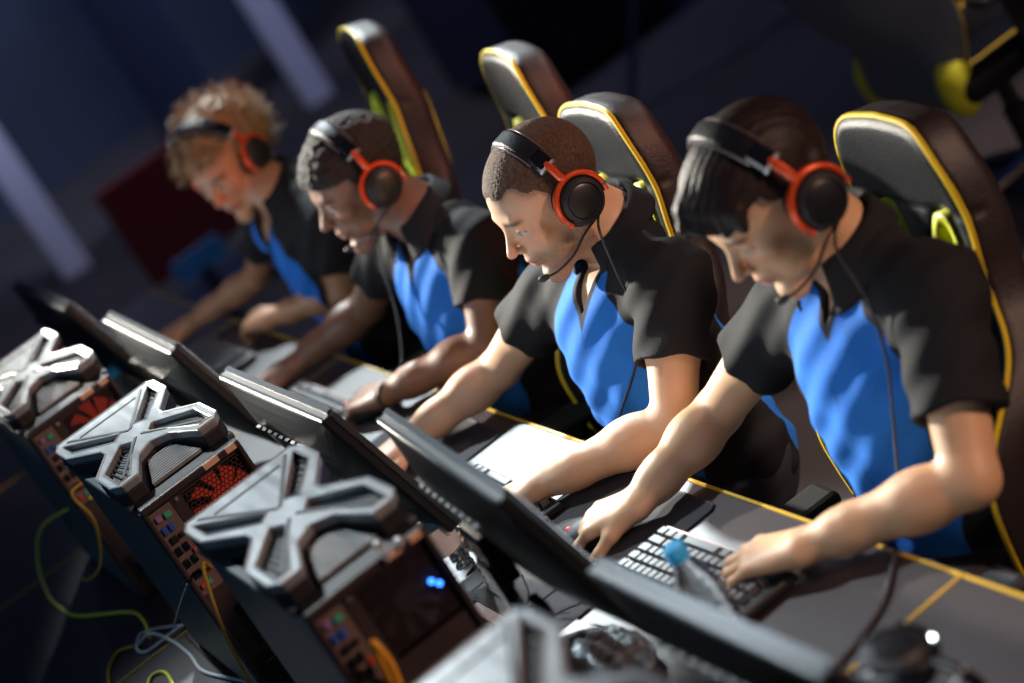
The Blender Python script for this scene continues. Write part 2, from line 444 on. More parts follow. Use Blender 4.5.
def person(sp):
    A = {k: np.array(v, float) for k, v in sp['J'].items()}
    N, hip, Ls, Rs = A['N'], A['hip'], A['Ls'], A['Rs']
    O = A['head']; F = frame(sp['face'], sp['hup']); col = sp['skin']; g = sp.get('girth', 1.)
    root = empty('person', (hip[0], hip[1], 0)); off = (hip[0], hip[1], 0)
    tag(root, sp['label'], 'person', 'players sitting in the row')
    up = nrm((Ls+Rs)/2-hip); xl = nrm(Ls-Rs); yf = nrm(np.cross(xl, up)); xl = nrm(np.cross(up, yf)); CF = np.stack([xl, yf, up], 1)
    sc = (Ls+Rs)/2; H = np.linalg.norm(sc-hip)
    # torso shapes, shared by the skin (e = 0) and the shirt (e > 0)
    def torso(S, e, k=.05):
        S.u(ell(hip+up*.03, (.165*g+e, .115*g+e, .13), CF), 0)
        S.u(ell(hip+up*H*.42+yf*.012, (.142*g+e, .108*g+e, .15), CF), k)
        S.u(ell(sc-up*.12+yf*.004, (.152*g+e, .110*g+e, .155), CF), k)
        S.u(rcone(Rs-up*.015, Ls-up*.015, .050+e, .050+e), k)
        for q in (Rs, Ls):
            S.u(rcone(N-up*.015-yf*.01, q+(sc-q)*.12+up*.004, .046+e*.8, .044+e*.8), .03)
        S.u(ell(sc-up*.05-yf*.055, (.12+e, .055+e, .10), CF), .04)
    B = SDF(); torso(B, 0)
    sc_h = sp.get('hs', 1.)
    for op, pr, k in head_prims(sp.get('fem', 0)):
        pr = loc(pr, O, F, sc_h)
        (B.u if op == 'u' else B.sub)(pr, k)
    nt_ = O+F@V3(0, -.022, -.035); nr = sp.get('neck', .056)
    B.u(rcone(N-up*.01, nt_, nr+.004, nr), .022)
    B.u(rcone(N+yf*.02, O+F@V3(0, .02, -.06), nr*.75, nr*.62), .02)
    arms = []
    for q, (a, b, c) in ((-1, ('Rs', 'Re', 'Rw')), (1, ('Ls', 'Le', 'Lw'))):
        a, b, c = A[a], A[b], A[c]; m = sp.get('arm', 1.)
        B.u(rcone(a-up*.01, a+(b-a)*.45, .054*m, .046*m), .03)
        B.u(rcone(a+(b-a)*.40, b, .046*m, .037*m), .02)
        fd = c-b
        B.u(rcone(b, b+fd*.32, .037*m, .040*m), .015)
        B.u(rcone(b+fd*.28, b+fd*.75, .040*m, .030*m), .02)
        hp = sp['hands'][0 if q < 0 else 1]
        ww = c
        B.u(rcone(b+fd*.70, ww, .0305*m, .024*m), .02)
        B.u(ell(ww, (.027*m, .035, .0185), np.stack([nrm(np.cross(hp['f'], hp['n'])), nrm(hp['f']), nrm(np.cross(np.cross(hp['f'], hp['n']), hp['f']))], 1)), .012)
        L, nails = hand_prims(ww, hp['f'], hp['n'], q < 0, hp['curl'], hp.get('spread', .1), hp.get('thumb', (.35, .25)), hp.get('s', 1.))
        for op, pr, k in L: B.u(pr, k)
        arms.append((a, b, c, nails))
    V, Fc = B.mesh(sp['h'])
    q = (V-O)@F/sc_h
    T = skin_tint(q, col, sp.get('iris', (.05, .028, .015)), sp.get('stubble', 0), sp.get('lip', (.42, .15, .12)))
    if 'hairreg' in sp:
        rg = sp['hairreg'](q); w = (.62*np.exp(-(np.maximum(rg, 0)/.0045))*(q[:, 2] > -.03))[:, None]; T = T*(1-w)+np.array(sp.get('hairtint', (.14, .08, .055)))*w
    for _, _, _, nails in arms:
        for c, u_ in nails:
            w = np.exp(-(np.linalg.norm(V-c, axis=1)/.0052)**4)*(((V-c)@u_) > -.004)
            T = T*(1-w[:, None]*.5)+np.array((.85, .6, .52))*w[:, None]*.5
    T = T*(1+.05*wob(V, 60)[:, None])
    npart('body', V, Fc, M['skin'], root, off, T)
    # ---- shirt
    S = SDF(); e = .011; torso(S, e)
    for a, b, c, _ in arms:
        m = sp.get('arm', 1.); end = a+(b-a)*(sp.get('rsleeve', .46) if np.allclose(a, A['Rs']) else sp.get('sleeve', .62)); d = nrm(b-a)
        f, ce, r = rcone(a-up*.005, end+d*.03, .062*m, .060*m+.006)
        S.u(((lambda p, f=f, end=end, d=d: np.maximum(f(p), (p-end)@d)), ce, r), .035)
    for a, b, c, _ in arms:
        m = sp.get('arm', 1.); end = a+(b-a)*(sp.get('rsleeve', .46) if np.allclose(a, A['Rs']) else sp.get('sleeve', .62)); d = nrm(b-a)
        S.sub(rcone(end-d*.035, end+d*.08, .050*m, .062*m), .003)
    S.sub(rcone(N+up*.0, nt_, nr+.006, nr+.012), .006)
    hem = hip-up*.07
    ph = sp['h']*9999 % 7
    def fold(P, d):
        q = (P-sc)@CF; x, y, z = q[..., 0], q[..., 1], q[..., 2]
        w = np.sin(z*75+2.2*np.sin(x*16+ph)+1.5*np.sin(y*21))*sst(-.18, -.36, z)*.0045
        w = w+.003*np.sin((x*.8+z*.6)*60+2*np.sin(y*18+ph))*sst(-.02, -.15, z)+.0022*np.sin((x-z)*80+ph*2)
        for a, b, c, _ in arms:
            dd = np.linalg.norm(P-(a-up*.06-yf*0), axis=-1)
            w = w+.0035*np.sin(dd*110)*np.exp(-(dd/.10)**2)
        d = d+w
        qn = (P-N)@CF; v = np.abs(qn[..., 0])*.94-(qn[..., 2]+sp.get('vee', .085))*.42
        v = np.where(qn[..., 1] > .0, v, np.maximum(v, -qn[..., 1]+.0))
        v = np.where(qn[..., 2] > .10, .1, v)
        d = smax(d, -v, .004)
        return smax(d, (hem-P)@up, .004)
    S.post = fold
    V, Fc = S.mesh(max(sp['h'], .003))
    q = (V-N)@CF; x, y, z = q.T; ax = np.abs(x)
    zs = z/(H/.42)
    wd = .062+.052*sst(-.035, -.15, zs)-.012*sst(-.25, -.40, zs)+.004*np.sin(zs*30)
    vb = np.maximum((z+sp.get('vee', .085)+.026)*.50, 0)
    isarm = np.zeros(len(V))
    for a, b, c, _ in arms:
        isarm = np.maximum(isarm, ((V-a)@nrm(b-a) > .05)*(np.linalg.norm(V-a-((V-a)@nrm(b-a))[:, None]*nrm(b-a), axis=1) < .085)*(np.abs((V-sc)@xl) > .115))
    blue = sst(-.0015, .0015, np.minimum(np.minimum(wd-ax, ax-vb+.0), -zs-.035-.0))*(y > .0)
    back = sst(-.002, .002, np.minimum(.035-np.abs(ax-.10), -zs-.17))*(y < -.01)
    blue = np.maximum(blue, back)*(1-isarm)
    T = (1-blue)[:, None]*np.array((.013, .0135, .016))+blue[:, None]*np.array(sp.get('blue', (.02, .175, .66)))
    sh = npart('shirt', V, Fc, M['shirt'], root, off, T, label='blue and black short-sleeved polo shirt')
    # ---- collar
    prof = 7; vs = []; na = 44; AM = math.radians(158)
    for i in range(na+1):
        a = -AM+2*AM*i/na; t = abs(a)/AM; fr = sst(.55, 1., t); dx, dy = math.sin(a), -math.cos(a)
        top = .034+.018*math.cos(a)-.010*fr; r0 = nr+.006; r1 = nr+.030+.016*fr; zb = -.004+.010*math.cos(a)-.052*fr
        pts = [(r0+.001, top-.03), (r0, top-.008), (r0+.004, top), (r0+.010, top-.003), ((r0+r1)/2+.004, (top+zb)/2), (r1, zb+.006), (r1+.001, zb)]
        ax_ = nrm(nt_-N)
        for r, z in pts:
            p = N+xl*dx*r*1.06+yf*(dy*r*.98+.004)+(up*.65+ax_*.35)*z
            vs.append(p)
    fs = [(i*prof+j, (i+1)*prof+j, (i+1)*prof+j+1, i*prof+j+1) for i in range(na) for j in range(prof-1)]
    co = part('collar', vs, fs, M['black_cloth'], sh, True, off)
    md = co.modifiers.new('s', 'SOLIDIFY'); md.thickness = .0035; md.offset = 0
    # ---- trousers and shoes
    Tq = SDF(); Tq.u(ell(hip+V3(0, 0, .0), (.172*g, .135*g, .115)), 0); SH = []
    for q in (-1, 1):
        hj = hip+V3(q*.085, -.02, -.035); kn = hip+V3(q*.13, -.40, -.03); an = hip+V3(q*.14, -.33, -hip[2]+.10)
        Tq.u(rcone(hj, kn, .088, .064), .04).u(rcone(kn, an, .062, .052), .03); SH.append(an)
    hp_ = hip+up*.035
    Tq.post = lambda P, d: smax(d, (P-hp_)@up, .01)+.003*np.sin(P[..., 1]*55+3*np.sin(P[..., 2]*30))
    V, Fc = Tq.mesh(.007); npart('trousers', V, Fc, M['trouser'], root, off)
    for an in SH:
        s_ = SDF(); b = V3(an[0], an[1], 0)
        s_.u(rcone(b+V3(0, .03, .055), b+V3(0, -.02, .055), .04, .038), 0).u(rcone(b+V3(0, -.02, .045), b+V3(0, -.15, .036), .038, .032), .03).u(rcone(b+V3(0, .02, .06), b+V3(0, .02, .10), .04, .04), .02)
        s_.post = lambda P, d: smax(d, -P[..., 2]+.004, .004)
        V, Fc = s_.mesh(.006); npart('shoe', V, Fc, M['shoe'], root, off)
    return root, off, O, F, sc_h, CF, N, A

def hair_shell(root, off, O, F, s, name, m, thick, region, h=.003, fem=0, bump=None, label=None, extra=()):
    S = SDF()
    for op, pr, k in head_prims(fem)[:3]: S.u(loc(pr, O, F, s), k)
    for pr, k in extra: S.u(loc(pr, O, F, s), k)
    def post(P, d):
        q = (P-O)@F/s; t = thick(q) if callable(thick) else thick
        d = d-t
        if bump: d = d+bump(q)
        return smax(d, region(q)*s, .004)
    S.post = post
    V, Fc = S.mesh(h, pad=.035)
    return npart(name, V, Fc, m, root, off, label=label)

# ---------------------------------------------------------------- headset
def headset(O, F, s, label, group, ear=(.083, -.002, .0), tilt=12, mic=True, cable=None, cup=1.0, big=0.):
    """worn: O, F is the head; the left cup is on +x. Parts are children of one Empty"""
    root = empty('headset', tuple(O)); off = tuple(O); tag(root, label, 'headset', group)
    c, s_ = math.cos(math.radians(tilt)), math.sin(math.radians(tilt))
    Rt = np.array([[1, 0, 0], [0, c, s_], [0, -s_, c]])
    G = F@Rt
    G = F@np.stack([V3(1, 0, 0), V3(0, c, -s_), V3(0, s_, c)], 1)      # band leans forward over the crown
    E = O+F@(V3(0, ear[1], ear[2])*s)
    W = lambda p: E+G@(np.array(p)*s)
    rx, rz = .098+big, .146+big
    def arc(a, dr=0.):                                     # a: 0 = crown, +-90 = cups
        a = math.radians(a); return (rx+dr)*math.sin(a), (rz-.012+dr)*math.cos(a)
    def band(a0, a1, wd, th, dr, n=28, taper=None):
        vs = []; 
        for i in range(n+1):
            a = a0+(a1-a0)*i/n; w = wd*(taper(i/n) if taper else 1)
            for y, d in ((-w, 0), (-w*.7, th*.5), (w*.7, th*.5), (w, 0), (w*.7, -th*.5), (-w*.7, -th*.5)):
                x, z = arc(a, dr+d); vs.append(W((x, y, z)))
        fs = [(i*6+j, i*6+(j+1) % 6, (i+1)*6+(j+1) % 6, (i+1)*6+j) for i in range(n) for j in range(6)]
        fs += [tuple(range(5, -1, -1)), tuple(n*6+j for j in range(6))]
        return vs, fs
    v, f = band(-46, 46, .019, .011, .004, taper=lambda t: 1-.12*abs(2*t-1)); hb = part('headband', v, f, M['leather'], root, True, off, .0015)
    v, f = band(-44, 44, .016, .009, -.006); part('head_pad', v, f, M['black_cloth'], root, True, off)
    mb = MB()
    for w_ in (-.0195, .0195):
        mb.tube([W((arc(a, .004)[0], w_*(1-.12*abs(a)/58), arc(a, .004)[1])) for a in range(-46, 47, 4)], .0016*s, 6)
    mb.build('band_trim', M['mt_trim'], hb, True, off)
    for q in (-1, 1):
        v, f = band(q*42, q*56, .0165, .015, .004, n=6); br = part('slider_bracket', v, f, M['gloss'], root, False, off, .001)
        v, f = band(q*55, q*57, .0170, .0155, .004, n=2); part('bracket_edge', v, f, M['silver'], br, False, off)
        # yoke: orange arm and ring round the cup
        cx = q*(ear[0]+.016)
        x1, z1 = arc(q*54, .005)
        mb = MB(); mb.tube([W((x1, 0, z1)), W(((x1+cx)/2+q*.004, 0, z1*.55+.027)), W((cx, 0, .047))], [.0066*s]*3, 10, flat=1.3)
        ring = [W((cx, .0455*math.sin(a), .0475*math.cos(a))) for a in np.linspace(-1.95, 1.95, 30)]
        mb.tube(ring, [.0052*s]*30, 8, flat=1.5)
        mb.build('yoke', M['orange'], root, True, off)
        # cup by lathe along x
        X = Matrix(np.stack([G@V3(0, 1, 0), G@V3(0, 0, 1), G@V3(1, 0, 0)*1.0], 1).tolist())
        if q < 0: X = Matrix(np.stack([G@V3(0, -1, 0), G@V3(0, 0, 1), -(G@V3(1, 0, 0))], 1).tolist())
        cc = W((q*(ear[0]-.004), 0, 0)); k = s*cup
        cpo = MB().lathe([(0, .0), (.036*k, .002*k), (.0405*k, .008*k), (.0415*k, .018*k), (.038*k, .028*k), (.031*k, .0335*k), (.030*k, .0305*k), (.0*k, .0305*k)], 32, 0, cc, X).build('ear_cup', M['plastic_matt'], root, True, off)
        MB().lathe([(0, .030*k), (.0285*k, .030*k), (.0285*k, .0325*k), (.024*k, .0345*k), (0, .035*k)], 32, 0, cc, X).build('cup_plate', M['plastic'], cpo, True, off)
        a = np.linspace(0, 2*PI, 33)[:-1]
        MB().tube([W((q*(ear[0]-.006), .0325*cup*math.sin(t), .036*cup*math.cos(t))) for t in a], [.0115*s]*32, 10, closed=True).build('ear_cushion', M['leather'], cpo, True, off)
        for yy in (-.046, .046):
            MB().lathe([(0, 0), (.0035*s, .0), (.0035*s, .003*s), (0, .003*s)], 10, 0, W((cx+q*.005, yy, -.006)), X).build('yoke_screw', M['bristle'], cpo, True, off)
    if mic:
        p0 = W((ear[0]+.012, -.004, -.040)); Q = lambda p: O+F@(np.array(p)*s)
        pts = spline([p0, Q((.092, .022, -.052)), Q((.082, .055, -.068)), Q((.062, .088, -.076)), Q((.046, .108, -.074))], 6)
        bo = MB().tube(pts, [.0042*s]+[.0024*s]*(len(pts)-1), 6).build('microphone_boom', M['plastic'], root, True, off)
        MB().tube([Q((.050, .104, -.0745)), Q((.044, .112, -.073)), Q((.038, .117, -.072))], [.0045, .0068, .004], 10).build('microphone_tip', M['plastic_matt'], bo, True, off)
    if cable is not None:
        p0 = W((ear[0]+.010, -.008, -.038))
        MB().tube(spline([p0]+[np.array(p) for p in cable], 8), .0023, 6).build('cable', M['cable_black'], root, True, off)
    return root
M['mt_trim'] = mat('headband_edge_trim', (.36, .30, .30), .3, metal=.7)

# ================================================================ FURNITURE
def polysdf(P, poly):
    """signed distance of (n,2) points to a closed polygon"""
    d = np.full(len(P), 1e9); ins = np.zeros(len(P), bool); n = len(poly)
    for i in range(n):
        a = np.array(poly[i]); b = np.array(poly[(i+1) % n]); e = b-a; w = P-a
        t = np.clip((w@e)/(e@e), 0, 1); d = np.minimum(d, ((w-t[:, None]*e)**2).sum(1))
        c = (P[:, 1] >= a[1]) != (P[:, 1] >= b[1])
        xi = a[0]+(P[:, 1]-a[1])/(b[1]-a[1]+1e-12)*(b[0]-a[0]); ins ^= c & (P[:, 0] < xi)
    return np.where(ins, -1, 1)*np.sqrt(d)
HW = [(-.02, .17), (.02, .205), (.08, .225), (.18, .248), (.28, .266), (.36, .262), (.42, .240), (.47, .205), (.51, .180), (.56, .170), (.62, .168), (.70, .160), (.75, .145), (.785, .122), (.803, .085), (.81, .0)]
_r = spline([(w, h) for h, w in HW], 4)
BACKPOLY = [(p[0], p[1]) for p in _r[:-1]]+[(0, .81)]+[(-p[0], p[1]) for p in _r[:-1][::-1]]
def slot(cx, s):
    return [(cx+s*x, h) for x, h in [(-.036, .500), (.020, .480), (.048, .515), (.048, .60), (.026, .650), (-.012, .644), (-.036, .590)]]
SLOTS = [slot(-.075, -1), slot(.075, 1)]
LEAN = math.radians(13.5); BY = .215; BZ = .44
def bend(V):
    """backrest plane (x, across, h) to chair space: leaning back, wings forward"""
    V = np.array(V, float); x, y, h = V.T
    y = y-.75*np.maximum(np.abs(x)-.10, 0)**2*6*np.exp(-((h-.28)/.22)**2)-.9*np.maximum(np.abs(x)-.06, 0)**2*sst(.45, .62, h)
    y = y-.035*np.exp(-((h-.12)/.10)**2)+.02*sst(.2, .5, h)-.03*sst(.62, .80, h)
    c, s = math.cos(LEAN), math.sin(LEAN)
    return np.stack([x, BY+y*c+h*s, BZ+h*c-y*s], 1)
def gaming_chair(arms=True):
    root = empty('gaming_chair')
    # backrest: rounded extrusion with two slots
    S = SDF(); T = .040; R_ = .024
    f0 = rbox((0, 0, .4), (.27, .06, .43), .01); S.u(f0, 0)
    def post(P, d):
        p = P.reshape(-1, 3); q = p[:, [0, 2]]; a = polysdf(q, BACKPOLY)
        for sl in SLOTS: a = np.maximum(a, -polysdf(q, sl))
        t = T-.012*(1-sst(-.030, -.045, a))*0
        w = np.abs(p[:, 1])-t; ax, ay = a+R_, w+R_
        d = np.minimum(np.maximum(ax, ay), 0)+np.hypot(np.maximum(ax, 0), np.maximum(ay, 0))-R_
        # upholstery: raised bolsters, sunken centre, seams on the front
        fr = (p[:, 1] < 0); c = np.abs(p[:, 0])
        d = d+np.where(fr, .010*(1-sst(.095, .125, c))*sst(.5, .42, p[:, 2]), 0)
        for zz in (.10, .20, .30, .40): d = d+np.where(fr & (c < .11), .004*np.exp(-((p[:, 2]-zz)/.006)**2), 0)
        d = d+np.where(fr, .004*np.exp(-((c-.118)/.005)**2)*(p[:, 2] < .5), 0)
        d = d+np.where(fr, .003*np.exp(-((p[:, 2]-.655)/.006)**2), 0)
        return d.reshape(P.shape[:2])
    S.post = post
    V, Fc = S.mesh(.0062)
    Vb = bend(V)
    bk = npart('backrest', Vb, Fc, [M['leather'], M['leather_side']], root)
    cy = V[Fc].mean(1)[:, 1]; bk.data.polygons.foreach_set('material_index', (cy > -.022).astype(np.int32))
    ins = polysdf
    mb = MB()
    pl = spline([(p[0]*.992-(.004 if p[0] > 0 else -.004), p[1]-.003*(p[1] > .7)) for p in BACKPOLY[1:-1]], 2)
    mb.tube(bend([(p[0], -.0310, p[1]) for p in pl]).tolist(), .0048, 6)
    mb.build('piping', M['yellow'], bk, True)
    for sl in SLOTS:
        cx = sum(p[0] for p in sl)/7; ch = sum(p[1] for p in sl)/7
        o_ = spline([sl[-1]]+sl+[sl[0], sl[1]], 4)[4:-4]
        inn = [(cx+(p[0]-cx)*.66, ch+(p[1]-ch)*.78) for p in o_]
        n = len(o_); vs = []
        for (lp, y) in ((o_, -.042), (inn, -.042), (inn, .042), (o_, .042)): vs += [(p[0], y, p[1]) for p in lp]
        fs = [(k*n+i, k*n+(i+1) % n, ((k+1) % 4)*n+(i+1) % n, ((k+1) % 4)*n+i) for k in range(4) for i in range(n)]
        part('slot_trim', bend(vs), fs, M['lime'], bk, True)
    # seat
    S = SDF(); S.u(rbox((0, -.02, .425), (.20, .245, .045), .035), 0)
    for q in (-1, 1): S.u(rcone((q*.215, .18, .445), (q*.225, -.22, .450), .045, .045), .02)
    V, Fc = S.mesh(.009)
    st = npart('seat', V, Fc, [M['leather'], M['leather_side']], root)
    mb = MB()
    for q in (-1, 1): mb.tube(spline([(q*.19, .2, .482), (q*.19, -.2, .487), (q*.205, -.262, .455), (q*.21, -.262, .41)], 5), .0045, 6)
    mb.build('piping', M['yellow'], st, True)
    for q in (-1, 1):
        mb = MB(); mb.box((q*.27, .02, .40), (.03, .05, .03)); mb.box((q*.285, .02, .51), (.022, .05, .22)); mb.build('arm_post', M['plastic'], root, False, None, .006)
        mb = MB(); mb.box((q*.275, -.02, .635), (.085, .26, .028)); mb.build('armrest', M['plastic_matt'], root, False, None, .012)
    MB().lathe([(.032, .09), (.032, .25), (.022, .25), (.022, .37), (.05, .375), (.05, .385)], 20).build('gas_column', M['plastic'], root, True)
    mb = MB().lathe([(.0, .07), (.055, .07), (.055, .115), (.035, .125), (0, .125)], 20)
    for k in range(5):
        a = 2*PI*k/5+.3; mb.tube([(.04*math.cos(a), .04*math.sin(a), .10), (.2*math.cos(a), .2*math.sin(a), .085), (.31*math.cos(a), .31*math.sin(a), .07)], [.030, .024, .017], 8, flat=.8)
    bs = mb.build('base', M['plastic'], root, True)
    for k in range(5):
        a = 2*PI*k/5+.3; c = (.315*math.cos(a), .315*math.sin(a), .03); Rm = Matrix.Rotation(a+.6, 3, 'Z') @ Matrix.Rotation(PI/2, 3, 'Y')
        mb = MB(); r3 = Matrix.Rotation(a+.6, 3, 'Z')
        for q in (-1, 1): mb.lathe([(0, -.009), (.026, -.009), (.030, -.004), (.030, .004), (.026, .009), (0, .009)], 16, 0, Vector(c)+r3 @ Vector((q*.016, 0, 0)), Rm)
        mb.tube([c, (c[0], c[1], .075)], .008, 8)
        mb.build('caster', M['gloss'], bs, True)
    return root

TLT = math.radians(14)
def tilt_back(V, zc):
    V = np.array(V, float); c, s = math.cos(TLT), math.sin(TLT); y, z = V[:, 1]+.03, V[:, 2]-zc
    return np.stack([V[:, 0], y*c-z*s-.03, zc+z*c+y*s], 1).tolist()
def monitor(w=.545, hgt=.31):
    """origin on the desk under the panel; screen faces +y; back faces -y"""
    root = empty('monitor')
    zc = .13+hgt/2
    # shell: flat front frame plus a back that swells in the middle
    nx, nz = 28, 16; vs = []; fs = []
    def back(u, v):                      # -1..1
        e = (1-abs(u)**3.2)*(1-abs(v)**3.0); return -.016-.034*e
    for k, fn in ((0, lambda u, v: .012), (1, back)):
        for j in range(nz+1):
            for i in range(nx+1):
                u, v = -1+2*i/nx, -1+2*j/nz
                vs.append((u*w/2, fn(u, v), zc+v*hgt/2))
    st = nx+1; o2 = (nx+1)*(nz+1)
    for j in range(nz):
        for i in range(nx):
            a = j*st+i; fs.append((a+1, a, a+st, a+st+1)); fs.append((o2+a, o2+a+1, o2+a+st+1, o2+a+st))
    for i in range(nx):
        fs.append((i, i+1, o2+i+1, o2+i)); t = nz*st+i; fs.append((t+1, t, o2+t, o2+t+1))
    for j in range(nz):
        a = j*st; fs.append((a+st, a, o2+a, o2+a+st)); a += nx; fs.append((a, a+st, o2+a+st, o2+a))
    sh = part('shell', tilt_back(vs, zc), fs, M['monitor'], root, False, None, .004)
    mb = MB(); z1 = zc+hgt/2
    mb.box((0, .006, z1+.0015), (w*.985, .010, .003)); mb.box((0, -.0105, z1+.0015), (w*.985, .004, .003))
    for q in (-1, 1): mb.box((q*(w/2+.001), .006, zc), (.003, .010, hgt*.98))
    mb.v = tilt_back(mb.v, zc); mb.build('edge_trim', M['monitor_edge'], sh)
    part('screen', tilt_back([(-w/2+.012, .0128, zc-hgt/2+.02), (w/2-.012, .0128, zc-hgt/2+.02), (w/2-.012, .0128, z1-.012), (-w/2+.012, .0128, z1-.012)], zc), [(3, 2, 1, 0)], M['screen'], root)
    mb = MB()
    for k in range(9): mb.box((-.12+.03*k, -.0475, zc+.085), (.018, .006, .005))
    mb.v = tilt_back(mb.v, zc); mb.build('vent', M['steel_dark'], sh)
    mb = MB().box((0, -.055, zc-.02), (.09, .03, .09)).box((0, -.065, .13), (.055, .02, .26))
    mb.build('stand_neck', M['gloss'], root, False, None, .005)
    mb = MB().prism([(.14*math.cos(a), -.045+.095*math.sin(a)) for a in np.linspace(0, 2*PI, 33)[:-1]], .0, .012)
    mb.build('stand_base', M['gloss'], root, False, None, .003)
    MB().box((.10, -.05, zc-.095), (.05, .014, .03)).build('plug', M['plastic'], root, False, None, .002); MB().box((-.06, -.05, zc-.10), (.04, .014, .02)).build('plug', M['plastic'], root, False, None, .002)
    MB().tube(spline([(.10, -.055, zc-.11), (.09, -.08, zc-.20), (.03, -.085, .10), (-.02, -.12, .03), (.05, -.17, .006)], 6), .004, 6).build('cable', M['cable_black'], root, True)
    return root

def tower():
    """origin under the middle of the case; rear face at +x, long side along x; top plate with a crossing frame"""
    root = empty('computer_tower'); Lh, Wh, H = .225, .095, .405
    mb = MB(); t = .004
    mb.box((0, 0, .012), (2*Lh, 2*Wh, .02)); mb.box((-Lh+.01, 0, H/2), (.02, 2*Wh-.01, H)); mb.box((0, 0, H-.003), (2*Lh-.01, 2*Wh-.01, .006))
    mb.box((.09, 0, H/2), (.004, 2*Wh-.012, H-.02))
    mb.build('case', M['steel_dark'], root, False, None, .002)
    for q in (-1, 1):
        mb = MB().box((0, q*Wh, H/2+.002), (2*Lh, t, H-.02)); mb.build('side_panel', M['steel'], root, False, None, .0015)
    # rear frame
    X = Lh
    def rp(poly, holes, x0, x1): return MB().prism(poly, x0, x1, holes, f=lambda p: (p[2], p[0], p[1]))
    outer = [(-Wh+.002, .02), (Wh-.002, .02), (Wh-.002, H), (-Wh+.002, H)]
    io = [(-.088, .225), (-.045, .225), (-.045, .387), (-.088, .387)]
    fc, fr_ = (.030, .328), .056
    fan = [(fc[0]+fr_*sx*1.0, fc[1]+fr_*sz) for sx, sz in ((-1, -1), (1, -1), (1, 1), (-1, 1))]
    sl = [(-.060, .100), (.070, .100), (.070, .182), (-.060, .182)]
    ps = [(-.080, .03), (.083, .03), (.083, .092), (-.080, .092)]
    rf = rp(outer, [io, fan, sl, ps], X-.006, X).build('rear_frame', M['rear'], root)
    # edge frame lip
    mb = MB()
    mb.box((X+.002, -Wh+.004, H/2), (.012, .008, H-.01)); mb.box((X+.002, Wh-.004, H/2), (.012, .008, H-.01)); mb.box((X+.003, 0, H-.007), (.014, 2*Wh, .014)); mb.build('rear_lip', M['rear'], rf, False, None, .003)
    # io shield with ports
    iop = MB().box((X-.004, -.0665, .306), (.004, .044, .162)).build('io_shield', M['io'], root, False, None, .001)
    ports = [(-.076, .338, .010, .010, 'port_purple'), (-.060, .336, .012, .010, 'port_green'), (-.078, .316, .008, .013, 'port_blue'), (-.066, .316, .008, .013, 'port_blue'),
             (-.074, .296, .012, .012, 'plastic'), (-.059, .296, .010, .008, 'plastic'), (-.078, .276, .009, .014, 'gloss'), (-.064, .276, .009, .014, 'gloss'), (-.056, .262, .006, .010, 'port_red'),
             (-.078, .252, .009, .014, 'gloss'), (-.064, .252, .009, .014, 'gloss'), (-.074, .228, .014, .013, 'plastic'), (-.056, .226, .010, .010, 'plug_orange'), (-.078, .206, .008, .008, 'port_red'), (-.066, .206, .008, .008, 'port_green')]
    for y, z, a, b, m in ports:
        MB().box((X, y, z+.035), (.006, a, b)).build('port', M[m], iop, False, None, .001)
    # fan behind a honeycomb grille
    mb = MB(); hs = .0046
    for r in range(-13, 14):
        for c in range(-13, 14):
            y = fc[0]+c*hs*1.732+(r % 2)*hs*.866; z = fc[1]+r*hs*1.5
            if abs(y-fc[0]) > fr_-.001 or abs(z-fc[1]) > fr_-.001: continue
            for a in (30, 90, 150):
                a0, a1 = math.radians(a), math.radians(a+60)
                p, q = Vector((X-.003, y+hs*math.cos(a0), z+hs*math.sin(a0))), Vector((X-.003, y+hs*math.cos(a1), z+hs*math.sin(a1)))
                dd = (q-p).normalized(); w = Vector((0, -dd.z, dd.y))*.0009
                mb.add([p-w, q-w, q+w, p+w, p-w+Vector((.0016, 0, 0)), q-w+Vector((.0016, 0, 0)), q+w+Vector((.0016, 0, 0)), p+w+Vector((.0016, 0, 0))],
                       [(0, 3, 2, 1), (4, 5, 6, 7), (0, 1, 5, 4), (1, 2, 6, 5), (2, 3, 7, 6), (3, 0, 4, 7)])
    mb.build('fan_grille', M['rear'], rf)
    mb = MB(); mb.lathe([(0, -.012), (.018, -.012), (.018, .008), (0, .008)], 18, 0, (X-.022, fc[0], fc[1]), Matrix.Rotation(PI/2, 3, 'Y'))
    for k in range(9):
        a = 2*PI*k/9; vs = []
        for i in range(5):
            r = .016+.038*i/4; tw = .22*i/4
            for s_, dx in ((-.20, .008), (.26, -.010)):
                b = a+tw+s_*(1.0-.0*i); vs.append((X-.022+dx, fc[0]+r*math.cos(b), fc[1]+r*math.sin(b)))
        mb.add(vs, [(2*i, 2*i+1, 2*i+3, 2*i+2) for i in range(4)])
    mb.build('fan', M['red_led'], root)
    # expansion slot covers and power supply
    mb = MB()
    for k in range(6): mb.box((X-.003, .005, .108+.0128*k), (.003, .118, .0095))
    mb.build('slot_cover', M['steel_dark'], rf)
    pf = MB().box((X-.005, .0025, .061), (.004, .16, .058)); 
    psu = pf.build('power_supply', M['steel_dark'], root)
    MB().box((X, -.055, .062), (.008, .028, .030)).build('power_socket', M['gloss'], psu, False, None, .002)
    MB().box((X, -.025, .062), (.006, .014, .020)).build('power_switch', M['port_red'], psu, False, None, .002)
    mb = MB()
    for k in range(7): mb.box((X-.002, .035, .040+.007*k), (.002, .07, .0028))
    mb.build('power_grille', M['rear'], psu)
    for y, z in ((-.036, .382), (.088, .1), (-.09, .1), (.090, .25), (-.090, .18)):
        MB().lathe([(0, 0), (.0042, 0), (.0035, .003), (0, .0035)], 10, 0, (X, y, z), Matrix.Rotation(PI/2, 3, 'Y')).build('screw', M['bristle'], rf, True)
